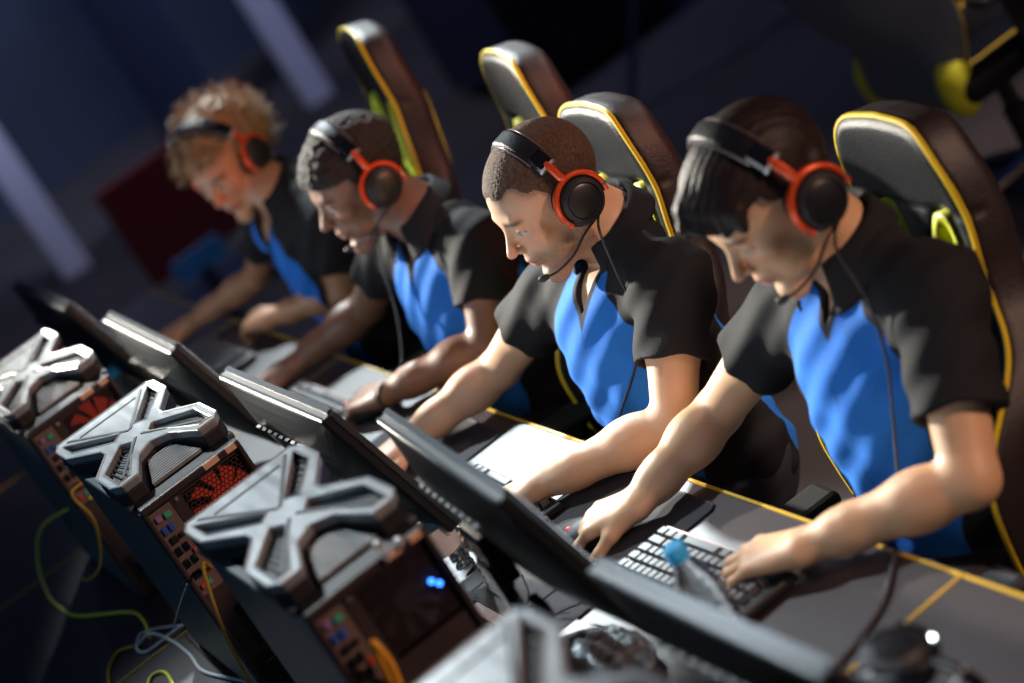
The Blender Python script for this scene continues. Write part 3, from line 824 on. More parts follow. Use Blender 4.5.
    for y, w in ((.040, .028), (.078, .018)):
        MB().box((X+.0108, y, H-.006), (.002, w, .010)).build('sticker', M['peach'], root)
    # top: dark tray, silver frame shaped like an X with cut arms
    x0, x1, w = -Lh-.015, Lh-.035, Wh+.002
    def uv(u, v): return (x0+(x1-x0)*u, -w+2*w*v)
    OUT = [(0, .02), (.0, .98), (.06, 1.03), (.24, 1.03), (.46, .80), (.52, .80), (.72, 1.03), (.94, 1.03), (1., .96), (1., .80), (.80, .66), (.74, .50), (.80, .34), (1., .20), (1., .04), (.94, -.03), (.72, -.03), (.52, .20), (.46, .20), (.24, -.03), (.06, -.03)]
    tray = MB().prism([uv(*p) for p in OUT], H, H+.022).build('top_tray', M['steel_dark'], root, False, None, .002)
    H1 = [[(.05, .035), (.22, .035), (.455, .33), (.40, .43)], [(.05, .965), (.40, .57), (.455, .67), (.22, .965)],
          [(.535, .33), (.74, .035), (.955, .035), (.955, .15), (.60, .42)], [(.535, .67), (.60, .58), (.955, .85), (.955, .965), (.74, .965)],
          ]
    pl = MB().prism([uv(*p) for p in OUT], H+.022, H+.036, [[uv(*p) for p in h] for h in H1]).build('top_frame', M['silver'], root, False, None, .0025)
    # raised ribs along the arms, sunken bright plate at the front with a long slit
    mb = MB()
    def rib(a, b, wd, z0, z1):
        pa, pb = Vector((*uv(*a), 0)), Vector((*uv(*b), 0)); d = (pb-pa).normalized(); n_ = Vector((-d.y, d.x, 0))*wd/2
        mb.prism([(pa-n_)[:2], (pb-n_)[:2], (pb+n_)[:2], (pa+n_)[:2]], z0, z1)
    for a, b in (((.04, .10), (.44, .49)), ((.04, .90), (.44, .51)), ((.93, .10), (.58, .47)), ((.93, .90), (.58, .53))):
        mb = MB(); rib(a, b, .0055, H+.0362, H+.0375); mb.build('groove', M['steel_dark'], pl)
    mb = MB()
    mb.tube([(*uv(*p), H+.036) for p in OUT], .0022, 5, closed=True); mb.build('outer_edge', M['silver_edge'], pl)
    for h in H1: MB().tube([(*uv(*p), H+.036) for p in h], .0016, 5, closed=True).build('opening_edge', M['silver_edge'], pl)
    mb = MB(); rib_m = mb
    for k in range(11):
        u = .80+.018*k; v0 = .36-.012*k; pa, pb = uv(u, v0+.02), uv(u, 1-v0-.02)
        mb.box(((pa[0]+pb[0])/2, (pa[1]+pb[1])/2, H+.017-.0012*k), (.0034, pb[1]-pa[1], .006))
    mb.build('vent_rib', M['silver'], root)
    for h in H1:
        mb = MB(); h = [h[0], h[1], h[2], h[-1]]
        for k in range(7):
            t_ = (k+.5)/7; a = [h[0][j]*(1-t_)+h[1][j]*t_ for j in (0, 1)]; b = [h[3][j]*(1-t_)+h[2][j]*t_ for j in (0, 1)]
            pa, pb = uv(*a), uv(*b); mb.tube([(pa[0], pa[1], H+.026), (pb[0], pb[1], H+.026)], .0013, 4)
        mb.build('mesh_insert', M['steel'], tray)
    mb = MB(); pa, pb = uv(.10, .20), uv(.10, .80); mb.box((pa[0], 0, H+.0365), (.005, pb[1]-pa[1], .002)); mb.build('slit', M['steel_dark'], pl)
    # sloping lower rim on the sides of the plate
    mb = MB().prism([uv(-.01, -.03), uv(-.01, 1.03), uv(1.0, 1.03), uv(1.0, -.03)], H-.012, H, ).build('top_rim', M['steel'], root, False, None, .004)
    return root

def keyboard():
    """centre on the desk, 0.42 long along x, player at +y"""
    root = empty('keyboard'); Lx, Wy = .372, .132
    MB().prism([(-Lx/2, -Wy/2), (Lx/2, -Wy/2), (Lx/2, Wy/2), (-Lx/2, Wy/2)], .004, .018).build('case', M['plastic'], root, False, None, .003)
    mb = MB(); kp = .019
    rows = [[1]*13+[1.6], [1]*13+[1.6], [1.5]+[1]*12+[1.1], [1.8]+[1]*11+[1.8], [2.3]+[1]*10+[1.3], [1.3, 1.3, 1.3, 6, 1.3, 1.3, 1.1, 1.0]]
    for j, r in enumerate(rows):
        y = -Wy/2+.016+j*.0195+(.002 if j else -.001); x = -Lx/2+.012; sc_ = (14.6*kp)/sum(r)
        for k in r:
            w = k*sc_; mb.box((x+w/2, y, .023), (w-.003, .0158, .011), taper=.82); x += w
        for k in range(3): mb.box((x+.012+kp*k, y, .023), (.0158, .0158, .011), taper=.82)
    # the photograph's keyboards read from the player's side, rows run towards +y
    mb.build('keycaps', M['keycap'], root)
    mb = MB().box((0, Wy/2-.002, .0185), (Lx-.01, .003, .002)); mb.build('trim', M['io'], root)
    return root
def mouse():
    root = empty('mouse')
    S = SDF(); S.u(ell((0, 0, .010), (.031, .060, .028)), 0); S.post = lambda P, d: smax(d, -P[..., 2]+.002, .004)
    V, Fc = S.mesh(.003); npart('shell', V, Fc, M['plastic_matt'], root)
    MB().lathe([(0, -.003), (.006, -.003), (.007, 0), (.006, .003), (0, .003)], 16, 0, (0, -.038, .0275), Matrix.Rotation(PI/2, 3, 'Y')).build('scroll_wheel', M['mouse_red'], root, True)
    return root
def bottle(h=.215, r=.032, label=False):
    root = empty('water_bottle')
    prof = [(.0, .004), (r*.75, .0), (r*.95, .008), (r, .02)]
    z = .02
    while z < h*.62: prof += [(r, z), (r*.93, z+.006), (r, z+.012)]; z += .018
    prof += [(r*.98, h*.66), (r*.80, h*.76), (r*.45, h*.86), (r*.40, h*.90), (r*.40, h*.93)]
    MB().lathe(prof, 28).build('bottle_body', M['water'], root, True)
    MB().lathe([(r*.48, h*.90), (r*.50, h*.91), (r*.50, h*.985), (r*.42, h), (0, h)], 20).build('cap', M['cap_blue'], root, True)
    if label: MB().lathe([(r*1.01, h*.44), (r*1.03, h*.45), (r*1.03, h*.65), (r*1.01, h*.66)], 28).build('label', M['label_white'], root, True)
    return root

# ================================================================ THE HALL
def struct(name, mb, m, **k):
    o = mb.build(name, m, **k); o['kind'] = 'structure'; return o
struct('floor', MB().box((-3, 3, -.05), (20, 16, .1)), M['floor'])
struct('wall_back', MB().box((-10.0, 3, 2.5), (.2, 16, 5.2)), M['wall'])
struct('wall_right', MB().box((-3, 8.5, 2.5), (14, .2, 5.2)), M['wall'])

# ---- desks: one every 0.8 m, seams with yellow edging
DX = .8; S0 = .745
for k in range(-1, 5):
    xa, xb = S0-DX*(k+1), S0-DX*k
    de = empty('gaming_desk', ((xa+xb)/2, 0, 0)); o_ = ((xa+xb)/2, 0, 0)
    MB().box(((xa+xb)/2, -.58, DZ-.0125), (DX-.006, 1.155, .025)).build('desktop', M['desk'], de, False, o_, .002)
    mb = MB().box(((xa+xb)/2, .0, DZ-.0125), (DX-.004, .005, .027)); mb.build('edge_trim', M['deskcut'], de, False, o_)
    if k in (1, -1) or True:
        mb = MB().box((xb-.001, -.58, DZ-.0120), (.0035, 1.155, .0262)); mb.build('seam_trim', M['deskcut'], de, False, o_)
    for xx in (xa+.04, xb-.04):
        for yy in (-.07, -1.1): MB().box((xx, yy, (DZ-.025)/2), (.05, .05, DZ-.025)).build('leg', M['steel_dark'], de, False, o_, .003)
    MB().box(((xa+xb)/2, -.60, .48), (DX-.09, .02, .42)).build('modesty_panel', M['steel_dark'], de, False, o_)
    who = {-1: 'black desk with the loose headset on it, nearest the camera', 0: 'black yellow-edged desk in front of the player with swept dark hair',
           1: 'black yellow-edged desk under the arms of the player with the shaved head', 2: 'black yellow-edged desk under the arms of the player with short black hair',
           3: 'black yellow-edged desk under the arms of the curly-haired player', 4: 'empty end of the desk row beyond the curly-haired player'}[k]
    tag(de, who, 'desk', 'desks joined in one row')

# ---- monitors
mon = monitor()
ML = {0: ('black monitor back with a matt top edge, right behind the third tower', (.30, -.345), -5, -.04),
      1: ('monitor seen from behind with a bright silver top edge, nearest the shaved-head player', (-.40, -.36), 0, .0),
      2: ('blurred monitor back left of the bright-edged one, facing the player with short black hair', (-1.275, -.35), -1, .0),
      3: ('farthest monitor back, at the far left end of the desk row', (-2.13, -.36), 0, .0),
      -1: ('nearest monitor, its blurred top edge cut by the bottom of the photo', (1.0, -.36), 0, -.115)}
for k, (lb, (x, y), a, dz) in ML.items():
    o = mon if k == 0 else dup(mon)
    o.location = (x, y, DZ); o.rotation_euler = (0, 0, math.radians(a)); tag(o, lb, 'monitor', 'monitors along the row')
    if dz < -.01: o.location = (x, y, DZ); o.scale = (1, 1, 1+dz/.44)

# ---- towers
tw = tower()
TL = [('third computer tower from the left, orange cable at its rear, dark grey fan grille', (.245, -.590), 0),
      ('second computer tower, red fan glowing behind honeycomb and two peach stickers', (-.535, -.600), 0),
      ('farthest computer tower, at the left edge, its red fan blurred', (-1.36, -.600), 0),
      ('nearest computer tower, only its blurred silver top in view at the bottom', (1.175, -.652), 0)]
for i, (lb, (x, y), a) in enumerate(TL):
    o = tw if i == 0 else dup(tw)
    o.location = (x, y, DZ); o.rotation_euler = (0, 0, math.radians(a)); tag(o, lb, 'computer', 'computer towers along the row')

for c_ in tw.children:
    if c_.name.startswith('fan'): c_.material_slots[0].link = 'OBJECT'; c_.material_slots[0].material = M['dim_fan']

for px, py in ((431, 581), (439, 583)):
    p = at(px, py, 0, .474); MB().lathe([(0, 0), (.0035, 0), (.0035, .003), (0, .004)], 12, 0, (p[0], p[1], p[2]), Matrix.Rotation(PI/2, 3, 'Y')).build('blue_light', M['blue_led'], tw, True, (.245, -.590, DZ))
for px, py in ((376, 544), (384, 554), (397, 541)):
    p = at(px, py, 0, .476); MB().lathe([(0, 0), (.006, 0), (.007, .004), (.006, .012), (0, .013)], 14, 0, (p[0], p[1], p[2]), Matrix.Rotation(PI/2, 3, 'Y')).build('thumb_screw', M['silver_edge'], tw, True, (.245, -.590, DZ))

# ---- chairs
ch = gaming_chair()
CH = [('gaming chair behind the player with swept dark hair, yellow piping and two lime slots', (.30, .05), -4),
      ('gaming chair behind the player with the shaved head, tall black back with yellow piping', (-.565, .010), -2),
      ('gaming chair with a tall narrow black back, seen left above the shaved head', (-1.085, .095), -8),
      ('farthest gaming chair of the row, thin white-lit top, behind the player with short black hair', (-1.78, .07), -10)]
for i, (lb, (x, y), a) in enumerate(CH):
    o = ch if i == 0 else dup(ch)
    o.location = (x, y, .03 if i < 2 else .06 if i == 2 else .10); o.rotation_euler = (0, 0, math.radians(a)); tag(o, lb, 'chair', 'gaming chairs along the row')
    o.location.z = 0; o.scale = (1, 1, {0: .945, 1: .965, 2: 1.01, 3: 1.07}[i])
o = dup(ch); o.location = (-1.66, 1.76, 0); o.rotation_euler = (0, 0, math.radians(176)); tag(o, 'empty gaming chair standing behind the row, upper right of the photo', 'chair')

for c_ in o.children:
    if c_.name.startswith('backrest'): c_.material_slots[1].link = 'OBJECT'; c_.material_slots[1].material = M['seat_back']
for q in (-1, 1):
    S = SDF(); S.u(ell((q*.20, .20, .46), (.045, .05, .085)), 0); V, Fc = S.mesh(.006)
    npart('seat_corner_cover', V, Fc, M['lime'], o)
# ---- people
def J(**k): return k
HANDM = dict(curl=[(.30, .75, .55), (.30, .8, .55), (.4, .85, .6), (.45, .85, .6)], n=(0, .12, -1), spread=.06, thumb=(.45, .35))
HANDK = dict(curl=[(.25, .45, .25), (.2, .5, .25), (.25, .5, .3), (.3, .5, .3)], n=(0, .0, -1), spread=.16, thumb=(.55, .3))
def H(base, f, **k): d = dict(base); d['f'] = f; d.update(k); return d
P4 = dict(label='person with swept dark hair in a blue and black polo, typing and holding a mouse', skin=(.64, .38, .22), h=.0027,
    J=J(head=(.395, .186, 1.180), N=(.40, .242, 1.075), hip=(.36, .21, .58), Rs=(.215, .205, .965), Ls=(.555, .255, 1.0), Re=(.005, .095, .815), Rw=(.030, -.105, .790), Le=(.660, .115, .800), Lw=(.490, -.075, .792)),
    face=(-.03, -1, -.34), hup=(0, -.30, 1), hands=(H(HANDM, (-.72, -.68, -.05), s=.96, curl=[(.45, .9, .6), (.5, .95, .6), (.6, 1.0, .6), (.65, 1.0, .6)]), H(HANDK, (-.86, -.50, -.04))), neck=.054, girth=.94, lip=(.50, .20, .17), sleeve=.66)
P3 = dict(label='person with a shaved head and stubble in a blue and black polo', skin=(.66, .40, .25), h=.0025, stubble=.75,
    J=J(head=(-.376, .173, 1.140), N=(-.37, .235, 1.045), hip=(-.42, .20, .56), Rs=(-.565, .15, .945), Ls=(-.195, .215, .965), Re=(-.775, .05, .815), Rw=(-.835, -.155, .790), Le=(-.115, .065, .795), Lw=(-.275, -.15, .790)),
    face=(-.03, -1, -.16), hup=(0, -.15, 1), hands=(H(HANDM, (-.08, -1, -.05)), H(HANDK, (-.60, -.80, -.04))), neck=.058, girth=1.0, sleeve=.60, lip=(.52, .20, .16))
P2 = dict(label='person with short black hair in a blue and black polo, wearing a wristband', skin=(.21, .105, .065), h=.0032, iris=(.02, .01, .008), lip=(.20, .08, .07),
    J=J(head=(-1.295, .155, 1.125), N=(-1.20, .20, 1.035), hip=(-1.20, .22, .56), Rs=(-1.395, .165, .955), Ls=(-1.035, .225, .955), Re=(-1.60, .10, .82), Rw=(-1.66, -.09, .795), Le=(-.985, .115, .795), Lw=(-1.130, -.080, .792)),
    face=(-.05, -1, -.10), hup=(0, -.1, 1), hands=(H(HANDK, (-.7, -.7, -.04)), H(HANDM, (-.92, -.38, -.04))), neck=.056, sleeve=.62)
P1 = dict(label='person with big curly golden-brown hair, farthest in the row, face turned to the camera', skin=(.48, .24, .13), h=.0034, iris=(.03, .015, .01), fem=1.,
    J=J(head=(-2.085, .125, 1.150), N=(-2.0, .17, 1.065), hip=(-1.98, .22, .56), Rs=(-2.10, .13, 1.0), Ls=(-1.79, .185, .985), Re=(-2.39, .10, .82), Rw=(-2.50, -.085, .795), Le=(-1.86, .145, .805), Lw=(-2.075, .005, .80)),
    face=(.62, -1, -.34), hup=(.1, -.2, 1), hands=(H(HANDK, (-.6, -.8, -.04)), H(HANDM, (-.95, -.25, -.02))), neck=.048, girth=.86, arm=.85, sleeve=.6, hs=.96, vee=.12)

def reg4(q):
    x, y, z = q[..., 0], q[..., 1], q[..., 2]; ax = np.abs(x)
    # keep: above a line from the fringe over the ear to the nape
    line = np.where(y > .03, .062+.0*y, np.where(y > -.02, .010+(y+.02)*.7, -.015-(-.02-y)*.55))
    return line-z
def reg3(q):
    x, y, z = q[..., 0], q[..., 1], q[..., 2]; ax = np.abs(x)
    line = np.where(y > .035, .078-ax*.35+.05*(y-.09), np.where(y > -.02, .012+.85*np.maximum(y+.0, 0), -.02-(-.02-y)*.35))
    line = np.where((y > .012) & (y <= .035), np.maximum(line, .02+(y-.012)*1.5), line)
    line = line+.020*np.exp(-((ax-.050)/.014)**2)*(y > .03)+.0012*wob(q, 700)+.0012*wob(q, 1100)+.0012*wob(q, 1500, 2)
    return line-z
P3['hairreg'] = reg3
def reg2(q):
    x, y, z = q[..., 0], q[..., 1], q[..., 2]; ax = np.abs(x)
    line = np.where(y > .03, .072-ax*.3, np.where(y > -.02, .010+.9*np.maximum(y, 0), -.02-(-.02-y)*.4))
    return line-z
P2['hairreg'] = reg2; P2['hairtint'] = (.02, .014, .012)
# player nearest the camera, swept dark hair
R = person(P4); root, off, O, F, s, CF, N, A = R
def th4(q): return .007+.006*sst(.02, .09, q[..., 2])+.006*sst(.0, .07, q[..., 1])*sst(.04, .09, q[..., 2])
def bp4(q):
    x, y, z = q[..., 0], q[..., 1], q[..., 2]
    return .0005*np.sin(x*520+8*y+6*z)
locks = []
rr = random.Random(3)
for i in range(80):
    x = -.062+.124*i/79; yb = .010+.02*rr.random()
    a = np.array((x*.75, yb, .124-abs(x)*.40)); b = np.array((x*1.02+.008*rr.uniform(-1, 1), .085-abs(x)*.45+.012*rr.random(), .104-abs(x)*.55)); c = b+np.array((.006+.006*rr.uniform(-1, 1)+x*.12, .022-abs(x)*.30+.012*rr.random(), -.008-.016*rr.random()-abs(x)*.10))
    locks += [(rcone(a, b, .013, .011), .010), (rcone(b, c, .0105, .0035), .007)]
hs = SDF()
for op, pr, k in head_prims(0)[:3]: hs.u(loc(pr, O, F, s), k)
def post4(P, d):
    q = (P-O)@F/s
    d = smax(d-th4(q), reg4(q), .004)
    return d
base_ops = list(hs.ops)
HS = SDF()
class _C: pass
def cap4(p):
    sh = p.shape; pp = p.reshape(1, -1, 3) if p.ndim == 2 else p
    d = np.full(pp.shape[:-1], .2)
    for typ, f, c, r, k in base_ops: d = smin(d, f(pp), k)
    return post4(pp, d).reshape(sh[:-1])
HS.u((cap4, O+F@V3(0, -.01, .04), .15), 0)
for pr, k in locks: HS.u(loc(pr, O, F, s), k)
for x in np.linspace(-1, 1, 9):      # sideburn and back locks
    HS.u(loc(rcone((x*.062, -.088+.03*abs(x), .02), (x*.050, -.080+.03*abs(x), -.045), .018, .009), O, F, s), .01)
HS.post = lambda P, d: d+bp4((P-O)@F/s)
V, Fc = HS.mesh(.0026, pad=.03)
npart('hair', V, Fc, M['hair_dark'], root, off, label='swept straight dark hair')
headset(O, F, s, 'black and orange headset on the player with swept dark hair', 'headsets worn by the players', ear=(.092, -.012, -.002), tilt=2, big=.012,
        cable=[(.515, .175, 1.12), (.53, .17, 1.04), (.525, .155, .95), (.50, .13, .86), (.50, .09, .78)])

# player with the shaved head
R = person(P3); root, off, O, F, s, CF, N, A = R
hair_shell(root, off, O, F, s, 'hair', M['hair_buzz'], lambda q: -.0010+.0030*sst(0, .016, -reg3(q))+.0016*sst(.03, .11, q[..., 2]), reg3, .0022, bump=lambda q: .0009*wob(q, 650), label='closely cropped brown hair')
headset(O, F, s, 'black and orange headset on the player with the shaved head', 'headsets worn by the players', ear=(.084, -.010, -.004), tilt=3,
        cable=[(-.235, .165, 1.09), (-.225, .150, 1.02), (-.225, .14, .93), (-.26, .11, .86), (-.33, .06, .775)])

# player with short black hair
R = person(P2); root, off, O, F, s, CF, N, A = R
hair_shell(root, off, O, F, s, 'hair', M['hair_afro'], lambda q: .006+.009*sst(.02, .09, q[..., 2]), reg2, .0028,
           bump=lambda q: .0025*wob(q, 190)+.0015*wob(q, 420, 2), label='short tightly curled black hair')
headset(O, F, s, 'black and orange headset on the player with short black hair', 'headsets worn by the players', ear=(.092, -.010, -.004), tilt=3, big=.013,
        cable=[(-1.235, .12, 1.05), (-1.235, .085, .98), (-1.22, .05, .88), (-1.20, .0, .80), (-1.17, -.06, .765)])
MB().tube([A['Lw']+V3(.012, .006, 0)+np.array(q_) for q_ in [(.030*math.cos(a)*.34, .030*math.cos(a)*-.9, .024*math.sin(a)) for a in np.linspace(0, 2*PI, 25)[:-1]]], .004, 6, closed=True).build('wristband', M['watch'], root, True, off)

# curly-haired player
R = person(P1); root, off, O, F, s, CF, N, A = R
rr = random.Random(11); mb = MB(); S = SDF()
for op, pr, k in head_prims(1)[:2]: S.u(loc(pr, O, F, s), k)
S.u(loc(ell((0, -.050, .060), (.092, .090, .088)), O, F, s), .03)
S.u(loc(ell((0, -.105, .030), (.075, .060, .070)), O, F, s), .03)
def postc(P, d):
    q = (P-O)@F/s; x, y, z = q[..., 0], q[..., 1], q[..., 2]
    d = d-.004+.006*wob(q, 70)+.004*wob(q, 150, 1.)
    return smax(d, np.where(y > .02, .070-z-np.abs(x)*.15, -.055-z+.4*np.maximum(y, 0)), .006)
S.post = postc
V, Fc = S.mesh(.004, pad=.04)
hr = npart('hair', V, Fc, M['hair_curl'], root, off, label='big curly golden-brown hair')
vv = V[np.random.RandomState(5).choice(len(V), 900)]
for p in vv:
    q = (p-O)@F/s
    if q[2] < .02 and q[1] > -.02: continue
    c0 = np.array((0, -.035, .045)); n_ = nrm(q-c0)
    d = nrm(n_+np.array([rr.uniform(-.7, .7) for _ in range(3)])); Ln = rr.uniform(.018, .048); R0 = rr.uniform(.003, .007)
    a_ = nrm(np.cross(d, (.3, .5, .8))); b_ = np.cross(d, a_); ph = rr.uniform(0, 6); tn = rr.uniform(1.2, 2.4)
    pts = [O+F@((q+d*Ln*t+(a_*math.cos(ph+t*6.28*tn)+b_*math.sin(ph+t*6.28*tn))*R0*min(1, t*3))*s) for t in np.linspace(0, 1, 11)]
    mb.tube(pts, [.0009]*10+[.0004], 3)
cu = mb.build('curls', M['hair_curl'], hr, False, off); cu['kind'] = 'stuff'
headset(O, F, s, 'black and orange headset on the curly-haired player', 'headsets worn by the players', ear=(.079, -.006, -.002), tilt=9, mic=False, big=.022)

# ---- things on the desks
kb = keyboard(); kb.location = (.300, -.170, DZ); kb.rotation_euler = (0, 0, math.radians(1)); tag(kb, 'black keyboard with pale keys under the left hand of the player with swept dark hair', 'keyboard', 'keyboards')
o = dup(kb); o.location = (-.40, -.20, DZ); o.rotation_euler = (0, 0, math.radians(-2)); tag(o, 'black keyboard under the left hand of the shaved-head player, mostly behind a monitor', 'keyboard', 'keyboards')
o = dup(kb); o.location = (-1.42, -.17, DZ); o.rotation_euler = (0, 0, 0); tag(o, 'black keyboard under the right hand of the player with short black hair', 'keyboard', 'keyboards')
o = dup(kb); o.location = (-2.22, -.15, DZ); o.rotation_euler = (0, 0, 0); tag(o, 'black keyboard under the hands of the curly-haired player', 'keyboard', 'keyboards')
def pad(x0, x1, y0, y1, lb):
    r = .018; c = []
    for cx, cy, a0 in ((x1-r, y1-r, 0), (x0+r, y1-r, 90), (x0+r, y0+r, 180), (x1-r, y0+r, 270)):
        c += [(cx+r*math.cos(math.radians(a0+t)), cy+r*math.sin(math.radians(a0+t))) for t in range(0, 91, 15)]
    ox, oy = (x0+x1)/2, (y0+y1)/2; c = [(p[0]-ox, p[1]-oy) for p in c]
    e = empty('mouse_pad', (ox, oy, DZ)); MB().prism(c, .0005, .0035).build('pad', M['pad'], e)
    MB().tube([(p[0], p[1], .003) for p in c], .0018, 6, closed=True).build('stitched_edge', M['pad_edge'], e, True)
    tag(e, lb, 'mouse pad', 'mouse pads')
pad(-.26, .135, -.36, -.030, 'black mouse pad under the right hand of the player with swept dark hair')
pad(-1.06, -.665, -.36, -.040, 'black mouse pad under the right hand of the shaved-head player')
ms = mouse(); ms.location = (-.040, -.165, DZ+.004); ms.rotation_euler = (0, 0, math.radians(-47)); tag(ms, 'black mouse with a red light under the hand of the player with swept dark hair', 'mouse', 'mice')
for lb, x, y, a in (('black mouse with a red light under the hand of the shaved-head player', -.842, -.235, -4), ('black mouse under the hand of the player with short black hair', -1.215, -.115, -66)):
    o = dup(ms); o.location = (x, y, DZ+.004); o.rotation_euler = (0, 0, math.radians(a)); tag(o, lb, 'mouse', 'mice')
bt = bottle(); bt.location = (.59, -.262, DZ); tag(bt, 'clear water bottle with a light blue cap in front of the pale-keyed keyboard', 'bottle', 'water bottles')
o = bottle(label=True); o.location = (-.17, -.355, DZ); tag(o, 'water bottle with a blue cap between the dark monitor and the third tower', 'bottle', 'water bottles')
o = dup(bt); o.location = (-1.93, -.385, DZ); tag(o, 'blurred water bottle standing between the farthest tower and the monitors', 'bottle', 'water bottles')

# headset lying on the near desk
c_ = at(907, 722, 2, DZ+.05)
hd = headset(np.array((c_[0], c_[1], DZ+.05)), np.stack([V3(.25, .2, .95), V3(.6, -.8, 0.01), V3(.76, .57, -.32)], 1), 1., 'blurred headset lying on the nearest desk at the bottom right', None, mic=False)
for c_ in hd.children:
    if c_.name.startswith('yoke'): c_.material_slots[0].link = 'OBJECT'; c_.material_slots[0].material = M['gloss']

# headset cable across the near desk
pts = [at(612+724-460+19, 552, 2, DZ+.004), at(884, 600, 2, DZ+.004), at(858, 640, 2, DZ+.004), at(836, 668, 2, DZ+.004), at(826, 700, 2, DZ+.004)]
tag(MB().tube(spline(pts, 6), .004, 8).build('cable', M['pad_edge'], None, True), 'dark cable crossing the near desk from its yellow edge', 'cable')

# sheet of paper and crumpled film between the towers and the monitors
v = [at(492, 588, 2, DZ+.002), at(600, 628, 2, DZ+.002), at(560, 662, 2, DZ+.002), at(470, 610, 2, DZ+.002)]
tag(MB().add([tuple(p) for p in v]+[(p[0], p[1], p[2]+.001) for p in v], [(3, 2, 1, 0), (4, 5, 6, 7), (0, 1, 5, 4), (1, 2, 6, 5), (2, 3, 7, 6), (3, 0, 4, 7)]).build('paper_sheet', M['white_paper']),
    'bright white sheet under thin black cables between the dark monitor and the nearest tower', 'paper')
c_ = at(618, 645, 2, DZ+.03)
S = SDF(); S.u(ell((0, 0, .02), (.10, .06, .022)), 0); S.post = lambda P, d: smax(d+.006*wob(P, 55)+.003*wob(P, 130, 1), -P[..., 2]+.001, .003)
V, Fc = S.mesh(.004); o = npart('crumpled_wrapper', V, Fc, M['foil']); o.location = (c_[0], c_[1]-.02, DZ); tag(o, 'crumpled grey-silver wrapper beside the bright white sheet', 'wrapper')
for i, (a, b, c) in enumerate((((505, 640), (528, 600), (522, 575)), ((480, 585), (525, 606), (556, 590)), ((535, 628), (560, 612), (590, 600)))):
    P_ = [at(*a, 2, DZ+.006), at(*b, 2, DZ+.012), at(*c, 2, DZ+.03)]
    tag(MB().tube(spline(P_, 6), .0018, 6).build('cable', M['cable_black'], None, True), ['thin black cable over the middle of the white sheet', 'thin black cable along the top of the white sheet', 'thin black cable crossing the right end of the white sheet'][i], 'cable')

# cables behind the towers
def cab(lb, pts, m, r=.003, n=8):
    o = MB().tube(spline(pts, n), r, 8).build('cable', M[m], None, True); tag(o, lb, 'cable', 'cables behind the towers'); return o
z = DZ+.004
cab('bright yellow cable looping over the desk behind the second tower', [(-1.13, -.665, .98), at(44, 525, 2, .88), at(38, 560, 2, .80), at(48, 594, 2, z+.01), at(62, 609, 2, z), at(80, 616, 2, z), at(128, 612, 2, z), at(143, 620, 2, z+.01), at(150, 638, 2, z+.01)], 'cable_yellow', .0032)
cab('dull yellow cable hanging on the back of the farthest tower', [(-1.13, -.61, 1.0), at(72, 492, 0, -1.10), at(94, 520, 0, -1.09), at(101, 560, 0, -1.08), at(92, 578, 0, -1.09), at(82, 579, 0, -1.12)], 'cable_gold', .0030)
cab('yellow cable running down from the orange plug of the second tower', [(-.305, -.652, 1.01), at(203, 566, 0, -.27), at(216, 610, 0, -.23), at(230, 645, 0, -.22), at(246, 676, 0, -.22), at(256, 700, 0, -.24)], 'cable_gold', .0030)
cab('thick yellow cable at the rear of the third tower', [(.475, -.642, 1.01), at(372, 642, 0, .51), at(390, 662, 0, .52), at(402, 690, 0, .52)], 'plug_orange', .0045)
cab('grey cable curving over the desk to the bottom edge', [at(137, 646, 2, z), at(150, 634, 2, z+.02), at(170, 640, 2, z), at(190, 655, 2, z), at(205, 672, 2, z), at(250, 683, 2, z), at(270, 700, 2, z)], 'cable_grey', .0034)
cab('grey loop of cable beside the base of the second tower', [at(136, 648, 2, z), at(141, 634, 2, z), at(160, 628, 2, z), at(182, 626, 2, z), at(176, 630, 2, z+.004), at(150, 650, 2, z), at(140, 652, 2, z), at(136, 647, 2, z+.006)], 'cable_grey', .0034)
cab('gold cable turning down below the grey loop', [at(134, 646, 2, z), at(118, 652, 2, z), at(109, 668, 2, z), at(110, 690, 2, z)], 'cable_gold', .0034)
cab('short bright yellow cable arc at the bottom edge', [at(146, 690, 2, z), at(152, 676, 2, z), at(164, 672, 2, z), at(172, 682, 2, z), at(176, 696, 2, z)], 'cable_yellow', .0034)
cab('thin grey wire rising from the grey loop to the second tower', [at(174, 624, 2, z), at(181, 600, 0, -.42), at(187, 584, 0, -.262)], 'cable_grey', .0012)

# ---- far hall: columns, red banner, lit screen, light stands
for lb, x, y, w in (('pale lit column rising behind the curly-haired player', -7.7, 1.93, .14), ('pale lit column at the left edge of the photo', -7.7, .50, .14)):
    S_ = MB().box((0, 0, 1.6), (.1, w, 3.2)); o = S_.build('column', M['pillar'], None, False, None, .01); o.location = (x, y, 0); tag(o, lb, 'column', 'columns at the back of the hall')
o = MB().box((0, 0, 1.7), (.3, .30, 3.4)).build('column', M['booth']); o.location = (-8.6, 1.55, 0); tag(o, 'dark column between the two pale ones', 'column')
bn = empty('banner_stand', (-5.6, .62, 0)); tag(bn, 'dim red banner behind the curly-haired player', 'banner')
MB().box((0, 0, .42), (.04, .42, .42)).build('banner', M['red_panel'], bn); MB().box((0, 0, .05), (.3, .66, .10)).build('banner_base', M['booth'], bn, False, None, .01)
sc_ = empty('screen_stand', (-4.6, .42, 0)); tag(sc_, 'small blue-lit screen on a low stand behind the red banner area', 'screen')
MB().box((0, 0, .43), (.03, .20, .09)).build('screen', M['blue_panel'], sc_, False, None, .01); MB().box((-.01, 0, .20), (.05, .05, .40)).build('stand', M['booth'], sc_)
